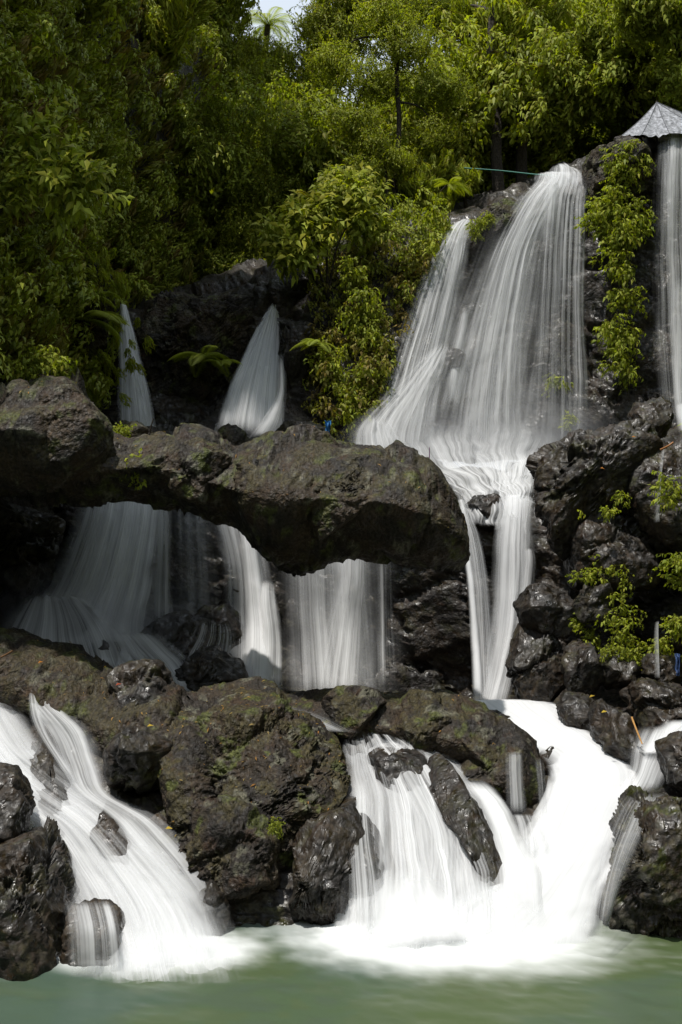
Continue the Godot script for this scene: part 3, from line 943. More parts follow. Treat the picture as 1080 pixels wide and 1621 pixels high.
	rock("boulder", "big slanting stone on left shoulder of the bridge", [10, 640, 50, 600, 95, 588, 132, 625, 172, 678, 185, 730, 140, 760, 70, 740, 20, 700], 15.0, 0.8, {"moss": 0.6, "mat": "moss", "lean": 0.6, "cuts": 16, "rough": 0.6})
	rock("boulder", "rough brown stone between bridge middle and outer slab", [372, 740, 400, 712, 440, 704, 465, 735, 450, 790, 420, 830, 388, 815, 370, 780], 15.05, 0.5, {"moss": 0.7, "mat": "moss", "lean": 0.5, "cuts": 12, "rough": 0.8})
	rock("boulder", "shaggy dark rock hanging below left end of the bridge", [-140, 760, -20, 770, 60, 800, 110, 815, 95, 870, 55, 940, 0, 985, -140, 1000], 17.6, 1.0, {"moss": 0.1, "lean": -0.2})
	rock("boulder", "dark boulder behind the bridge, at foot of right small fall", [322, 692, 340, 672, 375, 672, 400, 684, 398, 712, 360, 722, 328, 718], 20.4, 0.5, {"moss": 0.6, "mat": "moss", "lean": 0.2})
	rock("boulder", "low rock behind the bridge, between small fall and blue cloth", [430, 690, 450, 668, 490, 664, 520, 680, 520, 715, 440, 715], 20.6, 0.5, {"moss": 0.5})
	# behind the bridge, under the falls
	rock("boulder", "brown half-wet boulder at foot of bright bridge fall", [258, 1080, 285, 1042, 335, 1030, 375, 1055, 388, 1100, 350, 1125, 280, 1120], 16.4, 0.5, {"moss": 0.1})
	rock("boulder", "smooth boulder under spray, behind brown half-wet boulder", [205, 1040, 235, 985, 285, 970, 330, 985, 345, 1040, 300, 1075, 225, 1075], 17.5, 0.6, {"moss": 0.1, "lean": 0.4})
	rock("boulder", "mossy boulder in spray beside bright bridge fall", [300, 985, 320, 960, 360, 955, 385, 985, 375, 1040, 320, 1045], 18.0, 0.5, {"moss": 0.6, "lean": 0.4})
	rock("boulder", "small dark stone in foam behind the dark ridge", [150, 1030, 168, 1010, 188, 1020, 192, 1050, 165, 1062], 16.6, 0.25, {"moss": 0.1})
	rock("boulder", "broad drowned rock under veil fall at left end of bridge", [10, 1000, 60, 960, 120, 955, 165, 985, 170, 1020, 90, 1030], 17.6, 0.6, {"moss": 0.1, "lean": 0.5})
	rock("boulder", "black rock hump inside bright bridge fall", [345, 930, 372, 915, 400, 925, 410, 960, 380, 985, 350, 970], 18.6, 0.35, {"moss": 0.2})
	# upper tier
	rock("outcrop", "dark rock wall with pale lit top between the two small falls", [205, 470, 262, 452, 295, 444, 335, 460, 400, 470, 438, 492, 400, 560, 360, 640, 340, 700, 240, 700, 238, 620, 216, 540], 25.0, 0.8, {"moss": 0.7, "mat": "moss", "lean": 0.12, "category": "outcrop"})
	rock("outcrop", "black rock rib between right small fall and green cliff", [440, 470, 448, 430, 480, 425, 495, 500, 490, 600, 500, 690, 440, 690, 452, 600], 24.0, 0.6, {"moss": 0.2, "lean": 0.05, "category": "outcrop"})
	rock("outcrop", "pale-topped crest rock between main fall and edge fall", [905, 262, 930, 238, 975, 218, 1020, 212, 1045, 222, 1040, 300, 985, 330, 935, 330], 25.0, 0.8, {"moss": 0.8, "mat": "moss", "lean": 0.4, "category": "outcrop"})
	rock("outcrop", "mossy crest rock between the two main falls", [742, 350, 770, 325, 815, 305, 850, 300, 830, 345, 790, 385, 750, 385], 25.1, 0.5, {"moss": 0.9, "mat": "moss", "category": "outcrop"})
	rock("boulder", "wet knob splitting edge fall, right frame edge", [1030, 440, 1048, 425, 1066, 440, 1066, 480, 1040, 490], 24.4, 0.3, wet)
	rock("boulder", "drowned knob in lower skirt of main fall", [690, 560, 712, 548, 735, 562, 732, 590, 700, 595], 23.75, 0.3, wet)
	rock("boulder", "brown rock at lip of white basin above right bridge fall", [732, 800, 750, 784, 785, 782, 806, 795, 800, 830, 750, 835], 19.5, 0.45, {"moss": 0.1})
	rock("outcrop", "fern-hung bulge of gorge wall above the bridge", [50, 420, 100, 360, 150, 380, 182, 440, 178, 560, 165, 640, 70, 640, 40, 540], 20.8, 0.8, {"moss": 0.8, "mat": "moss", "lean": 0.05, "category": "outcrop"})

# ---------------------------------------------------------------- falling water and foam
func waters() -> void:
	var full := [{"mat": "thick", "alpha": 0.95}, {"mat": "veil", "alpha": 0.9, "us": 0.8}, {"mat": "hair", "alpha": 0.9, "us": 0.9}]
	var soft := [{"mat": "thick", "alpha": 0.8, "fade": 0.45, "edge": 0.35}, {"mat": "veil", "alpha": 0.75, "us": 0.8, "fade": 0.6}, {"mat": "hair", "alpha": 0.9, "us": 0.9}]
	var thin := [{"mat": "veil", "alpha": 0.75, "us": 0.5}, {"mat": "hair", "alpha": 0.8, "us": 0.6}]
	fall("waterfall", "small narrow shaded fall, left of the pair above the bridge",
		[[190, 201, 484, 24.75], [189, 212, 520, 24.45], [187, 228, 580, 24.1], [185, 242, 640, 23.8], [183, 252, 700, 23.5]], [{"mat": "thick", "alpha": 1.0, "edge": 0.16}, {"mat": "soft", "alpha": 1.0, "edge": 0.2}, {"mat": "hair", "alpha": 0.8}])
	var used_last := fall("waterfall", "small bright fan-shaped fall, right of the pair above the bridge",
		[[428, 442, 482, 24.9], [412, 446, 508, 24.6], [385, 448, 560, 24.2], [358, 450, 620, 23.8], [336, 452, 690, 23.4]],
		[{"mat": "solid", "alpha": 0.95, "edge": 0.14}, {"mat": "thick", "alpha": 0.9, "edge": 0.2}, {"mat": "hair", "alpha": 0.9}])
	strand(used_last, [[440, 452, 560, 23.9], [438, 455, 620, 23.6], [415, 452, 660, 23.2], [388, 440, 694, 22.9]], "thick", {"alpha": 0.9})
	var a := fall("waterfall", "left main fall spreading like a skirt from mossy crest",
		[[724, 750, 351, 25.2], [702, 748, 368, 24.75], [672, 742, 420, 24.3], [644, 732, 490, 23.9], [616, 718, 570, 23.4], [592, 706, 640, 22.9], [565, 700, 720, 22.3]], soft)
	strand(a, [[690, 715, 545, 23.5], [650, 712, 580, 23.2], [610, 700, 620, 22.9], [545, 690, 680, 22.4], [540, 690, 722, 22.1]], "thick", {"alpha": 0.8})
	strand(a, [[575, 612, 660, 22.6], [555, 640, 685, 22.2], [545, 660, 720, 21.9]], "thick", {"disp": 0.12, "head": 0.4, "edge": 0.4, "alpha": 0.9})
	var b := fall("waterfall", "tall central main fall arching from highest crest",
		[[846, 912, 276, 26.0], [842, 908, 290, 25.5], [815, 890, 320, 25.0], [775, 862, 390, 24.6], [742, 850, 480, 24.2], [715, 846, 580, 23.8], [698, 850, 660, 23.5], [688, 860, 740, 23.1]],
		[{"mat": "thick", "alpha": 0.85, "fade": 0.4, "edge": 0.38}, {"mat": "veil", "alpha": 0.8, "us": 0.7, "fade": 0.5, "edge": 0.3}, {"mat": "hair", "alpha": 0.9, "us": 0.8}])
	strand(b, [[728, 745, 490, 24.1], [718, 740, 530, 23.9], [705, 735, 580, 23.7], [700, 730, 640, 23.4]], "thick")
	strand(b, [[872, 900, 264, 26.2], [866, 922, 274, 25.7], [858, 930, 292, 25.3], [850, 932, 320, 25.0]], "thick", {"foot": 0.6, "disp": 0.09})
	strand(b, [[760, 905, 330, 24.8], [715, 905, 430, 24.3], [670, 900, 530, 23.8], [640, 890, 620, 23.2], [610, 880, 720, 22.6]], "soft", {"alpha": 0.5, "edge": 0.4, "us": 0.3, "head": 0.5})
	var c := fall("waterfall", "thin dark-backed veil right of the central main fall",
		[[872, 934, 276, 25.8], [866, 934, 292, 25.35], [852, 930, 330, 25.0], [842, 928, 430, 24.6], [834, 930, 540, 24.3], [826, 936, 640, 24.0], [815, 940, 740, 23.7]], 
		[{"mat": "veil", "alpha": 0.8, "us": 0.6, "fade": 0.3}, {"mat": "hair", "alpha": 0.8, "us": 0.7, "fade": 0.5}])
	strand(c, [[910, 932, 290, 25.1], [908, 928, 350, 24.8], [905, 927, 480, 24.4], [905, 932, 600, 24.1], [900, 935, 700, 23.8]], "veil", {"alpha": 0.9})
	strand(c, [[860, 890, 290, 25.1], [855, 888, 340, 24.9], [850, 880, 430, 24.5]], "thick", {"foot": 0.7, "alpha": 0.9})
	var d := fall("waterfall", "edge fall dropping past the grey tarp, right frame edge",
		[[1042, 1110, 205, 25.2], [1038, 1112, 225, 24.8], [1034, 1115, 300, 24.4], [1032, 1120, 420, 24.1], [1036, 1125, 560, 23.6], [1050, 1130, 690, 23.0]], thin)
	strand(d, [[1052, 1082, 208, 25.1], [1048, 1080, 260, 24.6], [1046, 1078, 340, 24.3], [1044, 1078, 440, 24.0]], "thick", {"foot": 0.6, "alpha": 0.9})
	strand(d, [[1062, 1110, 440, 23.9], [1060, 1110, 560, 23.5], [1066, 1110, 690, 22.8]], "thick", {"alpha": 0.85})
	strand(d, [[1066, 1110, 640, 19.4], [1066, 1110, 690, 19.0]], "thick")
	# white basin under the main falls
	var e := thing("white_water", "white foaming basin between the main falls and right bank", "rapids", P(760, 770, 20.5))
	sheet(e, "water_sheet", [[570, 900, 668, 23.4, 23.8], [552, 905, 704, 22.4, 22.6], [610, 880, 742, 21.3, 21.3], [690, 856, 775, 20.3, 20.2], [718, 852, 798, 19.5, 19.5], [724, 850, 840, 19.0, 19.0]], "thick", {"seed": 3.0, "disp": 0.2, "edge": 0.25, "fq": 1.6, "foot": 0.12, "bulge": 0.2, "head": 0.3})
	sheet(e, "water_sheet", [[690, 905, 700, 23.2, 23.4], [700, 900, 722, 22.2, 22.2], [760, 860, 760, 20.8, 20.6], [790, 848, 795, 19.6, 19.4], [786, 848, 850, 18.8, 18.8]], "thick", {"seed": 5.0, "disp": 0.16, "edge": 0.35, "fq": 1.5, "off": 0.2, "head": 0.4, "foot": 0.35})
	# falls on either side of and behind the bridge
	var g := fall("waterfall", "right bridge fall, broad stream beside dark right bank",
		[[792, 842, 786, 19.6], [788, 846, 806, 19.2], [780, 848, 860, 18.7], [776, 846, 940, 18.3], [770, 836, 1010, 17.9], [760, 815, 1080, 17.3], [745, 800, 1135, 16.6]],
		[{"mat": "veil", "alpha": 0.9}, {"mat": "thick", "alpha": 0.8}, {"mat": "hair", "alpha": 1.0}])
	strand(g, [[826, 846, 870, 18.5], [824, 850, 900, 18.3], [815, 846, 990, 17.9]], "veil", {"alpha": 0.8, "foot": 0.5})
	var h := fall("waterfall", "slim forked stream falling close to the bridge end block",
		[[722, 738, 793, 19.4], [726, 746, 812, 19.0], [736, 766, 870, 18.6], [744, 776, 940, 18.2], [748, 782, 1020, 17.8], [748, 790, 1130, 17.0]], [{"mat": "veil", "alpha": 0.8}, {"mat": "hair", "alpha": 0.8}])
	strand(h, [[724, 736, 796, 19.3], [728, 742, 840, 18.8], [738, 752, 920, 18.3], [745, 762, 1020, 17.7], [748, 770, 1125, 16.8]], "solid", {"edge": 0.4, "alpha": 0.95, "bulge": 0.04, "disp": 0.02})
	var i := fall("waterfall", "wide grey veil behind the bridge, spreading toward left frame edge",
		[[125, 270, 770, 19.2], [118, 272, 810, 18.9], [96, 268, 870, 18.6], [66, 262, 930, 18.2], [26, 256, 985, 17.6], [0, 262, 1030, 17.0]], [{"mat": "soft", "alpha": 1.0, "us": 0.3, "edge": 0.2}, {"mat": "thick", "alpha": 0.7, "us": 0.4}, {"mat": "hair", "alpha": 0.8, "us": 0.5}])
	strand(i, [[246, 276, 780, 18.9], [244, 275, 850, 18.7], [240, 274, 930, 18.5], [236, 276, 990, 18.2]], "thick", {"alpha": 0.75})
	strand(i, [[40, 140, 940, 17.4], [0, 200, 980, 17.0], [-30, 240, 1020, 16.7], [-30, 260, 1060, 16.3]], "thick", {"alpha": 0.95, "edge": 0.3})
	strand(i, [[120, 260, 1000, 17.2], [130, 300, 1030, 16.9], [150, 330, 1060, 16.5], [160, 360, 1110, 16.0]], "thick", {"alpha": 0.85, "edge": 0.3})
	var j := fall("waterfall", "bright sunlit fall behind the bridge's middle span",
		[[326, 412, 800, 19.2], [330, 420, 830, 18.9], [346, 432, 900, 18.6], [344, 444, 980, 18.2], [340, 450, 1050, 17.5], [335, 456, 1115, 16.9]], [{"mat": "soft", "alpha": 0.7, "us": 0.3}, {"mat": "hair", "alpha": 0.6}])
	strand(j, [[374, 404, 800, 19.0], [378, 410, 850, 18.6], [384, 420, 920, 18.3], [386, 432, 990, 17.9], [376, 440, 1060, 17.2], [370, 446, 1110, 16.7]], "solid", {"edge": 0.35})
	strand(j, [[412, 436, 920, 18.3], [408, 442, 960, 18.0], [410, 450, 1020, 17.6], [400, 452, 1100, 16.9]], "thick", {"edge": 0.3})
	strand(j, [[300, 372, 985, 17.5], [290, 380, 1010, 17.2], [262, 384, 1045, 16.8], [250, 390, 1080, 16.4]], "hair", {"alpha": 0.9})
	var k := fall("waterfall", "soft grey fall behind the bridge end block",
		[[440, 590, 860, 19.4], [440, 596, 890, 19.1], [442, 600, 960, 18.9], [446, 606, 1030, 18.5], [450, 612, 1110, 17.8]], [{"mat": "soft", "alpha": 0.7, "us": 0.3, "edge": 0.45}, {"mat": "hair", "alpha": 0.55, "us": 0.6}])
	strand(k, [[536, 586, 868, 19.0], [528, 586, 930, 18.8], [510, 584, 1010, 18.5], [490, 584, 1105, 17.7]], "thick", {"alpha": 0.75, "edge": 0.35})
	strand(k, [[596, 622, 880, 19.0], [598, 624, 980, 18.8], [596, 630, 1090, 18.2]], "hair", {"alpha": 0.7})
	strand(j, [[262, 345, 800, 19.3], [262, 350, 860, 19.0], [262, 356, 930, 18.8], [258, 360, 1000, 18.4]], "soft", {"alpha": 0.4, "edge": 0.45})
	strand(k, [[420, 640, 850, 19.5], [420, 645, 930, 19.2], [420, 650, 1020, 18.9], [420, 655, 1110, 18.2]], "soft", {"alpha": 0.35, "edge": 0.45})
	# lower-left cascade
	var l := fall("cascade", "lower-left cascade pouring from frame edge into the pool",
		[[-130, 20, 1085, 14.9], [-120, 40, 1120, 14.1], [-100, 90, 1190, 13.3], [-60, 150, 1240, 12.8], [30, 235, 1305, 12.2], [75, 310, 1380, 11.55], [98, 360, 1440, 11.05], [110, 384, 1500, 10.55], [116, 394, 1540, 10.2], [118, 400, 1575, 10.05]],
		[{"mat": "solid", "alpha": 0.8, "disp": 0.15, "edge": 0.3, "us": 0.3, "fq": 2.2}, {"mat": "thick", "alpha": 0.8, "disp": 0.13, "edge": 0.35, "us": 0.3, "fq": 1.8}, {"mat": "veil", "alpha": 0.8, "disp": 0.08, "off": 0.16, "us": 0.45}], "cascade")
	strand(l, [[44, 62, 1092, 14.2], [46, 110, 1125, 13.8], [70, 150, 1160, 13.4], [92, 168, 1210, 13.0], [120, 182, 1255, 12.6], [170, 260, 1300, 12.2], [220, 330, 1370, 11.7], [280, 380, 1450, 11.2]], "thick", {"disp": 0.09, "alpha": 0.95})
	strand(l, [[44, 62, 1092, 14.1], [48, 75, 1140, 13.6], [75, 100, 1190, 13.1], [105, 135, 1240, 12.7]], "veil", {"alpha": 0.9})
	strand(l, [[98, 182, 1425, 10.75], [104, 192, 1460, 10.3], [106, 198, 1500, 10.15], [108, 200, 1550, 10.1]], "veil", {"alpha": 0.9, "edge": 0.2, "bulge": 0.05})
	# central cascade
	var m := fall("cascade", "central lower cascade tumbling in steps over dark rocks",
		[[548, 640, 1150, 14.4], [545, 690, 1180, 13.85], [548, 742, 1220, 13.3], [552, 790, 1280, 12.6], [546, 815, 1340, 12.05], [538, 840, 1400, 11.6], [530, 850, 1460, 11.2], [525, 860, 1500, 10.95], [520, 870, 1545, 10.75]],
		[{"mat": "thick", "alpha": 0.85, "disp": 0.13, "edge": 0.14, "us": 0.35}, {"mat": "veil", "alpha": 0.8, "disp": 0.12, "edge": 0.1, "us": 0.4}, {"mat": "hair", "alpha": 1.0, "disp": 0.1, "off": 0.2}], "cascade")
	strand(m, [[620, 672, 1168, 13.9], [600, 700, 1195, 13.5], [606, 730, 1225, 13.1], [640, 780, 1300, 12.3], [640, 800, 1380, 11.7], [610, 820, 1470, 11.05]], "thick", {"disp": 0.1, "alpha": 0.95, "edge": 0.35})
	strand(m, [[720, 770, 1235, 12.9], [745, 800, 1270, 12.5], [762, 830, 1320, 12.1], [770, 860, 1380, 11.7], [770, 880, 1460, 11.1]], "solid", {"disp": 0.09})
	strand(m, [[548, 590, 1240, 12.6], [540, 600, 1310, 12.0], [534, 620, 1400, 11.4], [530, 630, 1490, 10.85]], "veil", {"alpha": 0.95})
	strand(m, [[580, 700, 1370, 11.6], [570, 740, 1430, 11.15], [555, 780, 1500, 10.75]], "foam", {"disp": 0.06, "edge": 0.3, "head": 0.6})
	# right cascade
	var n := fall("cascade", "broad blinding-white right lower cascade feeding the pool",
		[[720, 880, 1108, 16.2], [752, 905, 1130, 15.4], [800, 955, 1165, 14.5], [860, 1000, 1205, 13.7], [862, 1015, 1250, 13.1], [830, 1000, 1310, 12.5], [790, 975, 1370, 11.9], [700, 960, 1430, 11.35], [600, 955, 1485, 10.95], [560, 955, 1540, 10.75]],
		[{"mat": "foam", "alpha": 1.0, "disp": 0.07, "edge": 0.1, "fq": 0.9, "foot": 0.04}, {"mat": "foam", "alpha": 0.9, "disp": 0.05, "edge": 0.2, "fq": 0.8, "foot": 0.06, "off": 0.1}], "cascade")
	strand(n, [[1000, 1110, 1150, 13.9], [990, 1080, 1190, 13.4], [985, 1060, 1225, 13.0], [960, 1040, 1262, 12.6]], "thick", {"alpha": 0.95})
	strand(n, [[1050, 1130, 1140, 14.1], [1010, 1100, 1172, 13.6], [1000, 1050, 1195, 13.2]], "solid")
	strand(n, [[985, 1060, 1255, 12.3], [960, 1040, 1285, 11.8], [940, 1010, 1350, 11.2], [930, 975, 1430, 10.75], [925, 965, 1490, 10.55]], "veil", {"alpha": 0.9})
	strand(n, [[800, 830, 1190, 13.1], [798, 832, 1230, 12.9], [800, 836, 1290, 12.6]], "veil", {"alpha": 0.9})
	strand(n, [[845, 862, 1200, 13.1], [848, 864, 1250, 12.9], [850, 868, 1300, 12.7]], "hair", {"alpha": 0.8})
	strand(n, [[800, 860, 1288, 12.5], [806, 870, 1312, 12.3], [800, 880, 1350, 12.0]], "veil", {"alpha": 0.8})
	# thin water sliding over the low ledge, and trickles on the right bank
	var o := thing("rivulet", "thin glassy rivulet sliding over the low mossy ledge", "stream", P(420, 1120, 14.3))
	sheet(o, "water_sheet", [[366, 440, 1106, 15.0], [370, 470, 1118, 14.5], [400, 520, 1132, 14.0], [480, 575, 1160, 13.6]], "veil", {"seed": 8.0, "alpha": 0.75})
	fall("trickle", "thin white trickle down overhanging block, right frame edge", [[1046, 1052, 715, 16.0], [1038, 1046, 770, 15.7], [1034, 1046, 830, 15.5]], [{"mat": "veil", "alpha": 0.8}], "stream")
	fall("trickle", "fine trickle beside the right bank greenery", [[1036, 1041, 985, 15.7], [1035, 1042, 1030, 15.4], [1036, 1044, 1075, 15.2]], [{"mat": "hair", "alpha": 0.6}], "stream")
	# spray hanging at the feet of the falls
	mist(P(690, 700, 21.6), Vector3(3.2, 1.2, 1.8), 0.3)
	mist(P(850, 695, 22.0), Vector3(2.8, 1.6, 1.8), 0.34)
	mist(P(390, 680, 22.6), Vector3(2.2, 1.2, 1.4), 0.12)
	mist(P(120, 980, 16.8), Vector3(3.0, 1.5, 1.6), 0.3)

# ---------------------------------------------------------------- trees, shrubs, ferns
# leaf colours, the same for all the greenery: reflected and passed light together, half of it each way
const LEAF_A := Color(0.42, 0.46, 0.06)
const LEAF_B := Color(0.29, 0.345, 0.056)
const DRY := Color(0.30, 0.23, 0.09)

func plants() -> void:
	far_wood()
	bank_wood()
	trees()
	gorge_plants()
	cliff_plants()
	bank_plants()

# the wood on the far slope reads as one mass: many crowns standing on the hill
func far_wood() -> void:
	rng.seed = 77
	var v: PackedVector3Array = s_hill[0]
	var sets := [[[], []], [[], []]]
	for k in 420:
		var p := v[rng.randi() % v.size()]
		var col := 540.0 + p.x / -p.z * F
		if p.z > -29.5 or col < 100.0 or col > 1400.0: continue
		var r := rng.randf_range(1.3, 2.6)
		var top := p + Vector3(0, rng.randf_range(1.2, 4.5), 0)
		var row := HZ - (top.y + r * 1.2 - EYE) / -top.z * F
		if col > 360.0 and col < 480.0 and row < 52.0: continue
		var a := LEAF_A.lerp(LEAF_B, rng.randf())
		var b := LEAF_A.lerp(LEAF_B, rng.randf())
		var which: int = rng.randi() % 2
		for q in int(85 * r):
			var d := rdir()
			var bump := 1.0 + 0.4 * n_flow.get_noise_3dv(d * 1.8 + p)
			var at := top + d * Vector3(r, r * 1.15, r) * bump * pow(rng.randf(), 0.4)
			sets[which][0].append(Transform3D(turn(1.35, d * 0.6), at))
			sets[which][1].append(tint(a, b))
	for w in 2:
		tag(foliage(self, "wood", M.mesh_mid if w else M.mesh_fine, M.leaf, sets[w][0], sets[w][1]), "", "", "", "stuff")

# woods on the banks round the pool, out of the picture
func bank_wood() -> void:
	rng.seed = 78
	var v: PackedVector3Array = s_bank[0]
	var xf := []
	var cols := []
	for k in 2600:
		var p := v[rng.randi() % v.size()]
		if p.y < 0.5: continue
		xf.append(Transform3D(turn(3.2), p + rdir() * 1.2 + Vector3(0, rng.randf_range(0.0, 2.5), 0)))
		cols.append(tint(LEAF_A, LEAF_B))
	tag(foliage(self, "wood", M.mesh_mid, M.leaf, xf, cols), "", "", "", "stuff")

func trees() -> void:
	tree("tree", "slender airy tree rising from shrubs left of the main falls", [P(624, 360, 27.2), P(626, 280, 27.3), P(632, 200, 27.5), P(628, 110, 27.6), P(634, 50, 27.6)], 0.09,
		[lobe(590, 125, 27.5, 0.9, 0.5), lobe(690, 140, 27.8, 0.9, 0.5), lobe(640, 70, 27.6, 0.9, 0.6), lobe(560, 190, 27.2, 0.8, 0.4), lobe(690, 215, 27.6, 0.8, 0.45), lobe(610, 30, 27.8, 0.8, 0.5), lobe(530, 100, 28, 0.8, 0.5)], 420, "fine", M.leaf, 0.8, LEAF_A, LEAF_B, 201)
	tree("tree", "thin double-stemmed sapling beside the slender airy tree", [P(615, 345, 26.8), P(612, 290, 26.9), P(608, 240, 27.0), P(600, 200, 27.0)], 0.045,
		[lobe(590, 230, 26.9, 0.5, 0.35), lobe(630, 255, 26.9, 0.5, 0.3), lobe(575, 265, 26.7, 0.45, 0.3)], 110, "fine", M.leaf, 0.7, LEAF_A, LEAF_B, 202)
	tree("tree", "tall tree with crooked trunk and drooping yellow-green sprays", [P(792, 320, 28.6), P(786, 240, 28.7), P(788, 160, 28.9), P(776, 80, 29.2), P(786, -40, 29.6)], 0.17,
		[lobe(800, 40, 30, 1.2, 1.0), lobe(850, 100, 30.2, 1.2, 0.9), lobe(770, 100, 29.8, 0.9, 0.8), lobe(830, 0, 30.5, 1.4, 0.9), lobe(740, 20, 30.6, 1.0, 0.8)], 420, "hang", M.leaf, 1.1, LEAF_A, LEAF_B, 203)
	tree("tree", "straight dark trunk behind the main crest with open crown", [P(826, 320, 29.2), P(826, 220, 29.3), P(824, 120, 29.6), P(828, 0, 30), P(826, -80, 30.4)], 0.17,
		[lobe(800, -40, 33, 1.6, 1.1), lobe(880, 20, 33, 1.4, 1.0)], 300, "mid", M.leaf, 1.1, LEAF_A, LEAF_B, 204)
	tree("tree", "pale slim trunk directly above the main fall crest", [P(885, 285, 30.5), P(884, 220, 30.5), P(882, 160, 30.6), P(880, 90, 30.8)], 0.11,
		[lobe(880, 110, 30.6, 1.0, 0.7), lobe(920, 150, 30.4, 0.8, 0.5), lobe(850, 165, 30.4, 0.7, 0.5)], 240, "mid", M.leaf, 0.95, LEAF_A, LEAF_B, 205)
	tree("tree", "dark leaning tree behind the grey tarp", [P(1018, 215, 29.5), P(1004, 160, 29.6), P(985, 110, 29.8), P(1000, 40, 30), P(1040, -30, 30)], 0.2,
		[lobe(960, 60, 29.2, 1.3, 0.8), lobe(1040, 60, 29.0, 1.4, 0.8), lobe(930, 130, 29.0, 1.0, 0.6), lobe(1060, 130, 28.8, 1.0, 0.6), lobe(1000, -10, 29.6, 1.6, 0.9)], 360, "mid", M.dull_leaf, 1.1, LEAF_A, LEAF_B, 206)
	tree("tree", "dark-limbed tree overhanging top right corner", [P(1110, 190, 27), P(1085, 90, 27), P(1060, 20, 27.2), P(1020, -40, 27.4)], 0.22,
		[lobe(1060, 20, 26.8, 1.1, 0.6), lobe(1010, 0, 27, 1.0, 0.5), lobe(1100, 100, 26.6, 0.9, 0.6)], 200, "mid", M.dull_leaf, 1.1, LEAF_A, LEAF_B, 207)
	tree("tree", "fine-leaved yellowish tree right of the sky gap", [P(540, 300, 36), P(530, 180, 36.2), P(515, 80, 36.5), P(505, -20, 36.5)], 0.2,
		[lobe(510, 40, 36, 1.0, 0.8), lobe(540, 60, 35.6, 1.2, 0.8), lobe(560, 0, 36, 1.4, 0.9), lobe(690, 10, 37, 1.3, 1.1), lobe(500, 110, 35.8, 1.2, 0.8), lobe(620, 10, 36, 1.3, 0.9)], 540, "fine", M.leaf, 1.2, LEAF_A, LEAF_B, 208)
	tree("tree", "rounded bright tree between sky gap and slender tree", [P(470, 330, 40), P(468, 240, 40), P(465, 170, 40)], 0.2,
		[lobe(470, 165, 39.5, 1.5, 1.1), lobe(430, 210, 39.5, 1.2, 1.0), lobe(515, 215, 39.2, 1.3, 1.0), lobe(480, 270, 38.8, 1.5, 1.0)], 560, "mid", M.leaf, 1.2, LEAF_A, LEAF_B, 209)
	tree("tree", "deep green tree low behind the shrub ledge", [P(545, 380, 31), P(548, 320, 31), P(545, 260, 31.2)], 0.14,
		[lobe(540, 260, 31, 0.9, 0.7), lobe(500, 290, 31, 0.9, 0.6), lobe(585, 300, 31, 0.8, 0.6), lobe(535, 330, 30.6, 0.9, 0.6)], 380, "mid", M.leaf, 0.95, LEAF_A, LEAF_B, 210)
	tree("tree", "yellow-lit tree leaning out from the gorge wall", [P(340, 330, 34), P(360, 260, 34.5), P(375, 190, 35), P(385, 130, 35)], 0.16,
		[lobe(380, 140, 34.6, 1.0, 0.9), lobe(415, 190, 34.6, 0.9, 0.8), lobe(390, 240, 34.2, 0.9, 0.7), lobe(360, 80, 34.8, 0.9, 0.8), lobe(420, 120, 35.2, 0.8, 0.7), lobe(438, 88, 36.5, 0.7, 0.5), lobe(395, 80, 36, 0.7, 0.5)], 560, "fine", M.leaf, 1.05, LEAF_A, LEAF_B, 211)
	tree("tree", "shaded understorey tree above the right small fall", [P(400, 480, 29), P(398, 430, 29), P(402, 370, 29.2)], 0.1,
		[lobe(400, 370, 29, 0.9, 0.7), lobe(370, 420, 28.8, 0.8, 0.5), lobe(425, 425, 28.6, 0.6, 0.5), lobe(390, 310, 29.4, 0.9, 0.6)], 380, "fine", M.leaf, 0.9, LEAF_A, LEAF_B, 212)
	tree("tree", "feathery shrubby tree at the crest left of the rope", [P(740, 350, 27.6), P(735, 310, 27.6), P(725, 270, 27.7)], 0.06,
		[lobe(700, 262, 27.4, 0.7, 0.4), lobe(742, 275, 27.2, 0.5, 0.3), lobe(665, 290, 27.2, 0.7, 0.4), lobe(690, 320, 26.9, 0.5, 0.3)], 240, "hang", M.leaf, 0.75, LEAF_A, LEAF_B, 213)

func fern(called: String, label: String, at: Vector3, n: int, size: float, a: Color, b: Color, s: int, long := false) -> void:
	plant(called, label, "fern", [at], "frond_long" if long else "frond", M.leaf, n, size, 0.15, a, b, s)

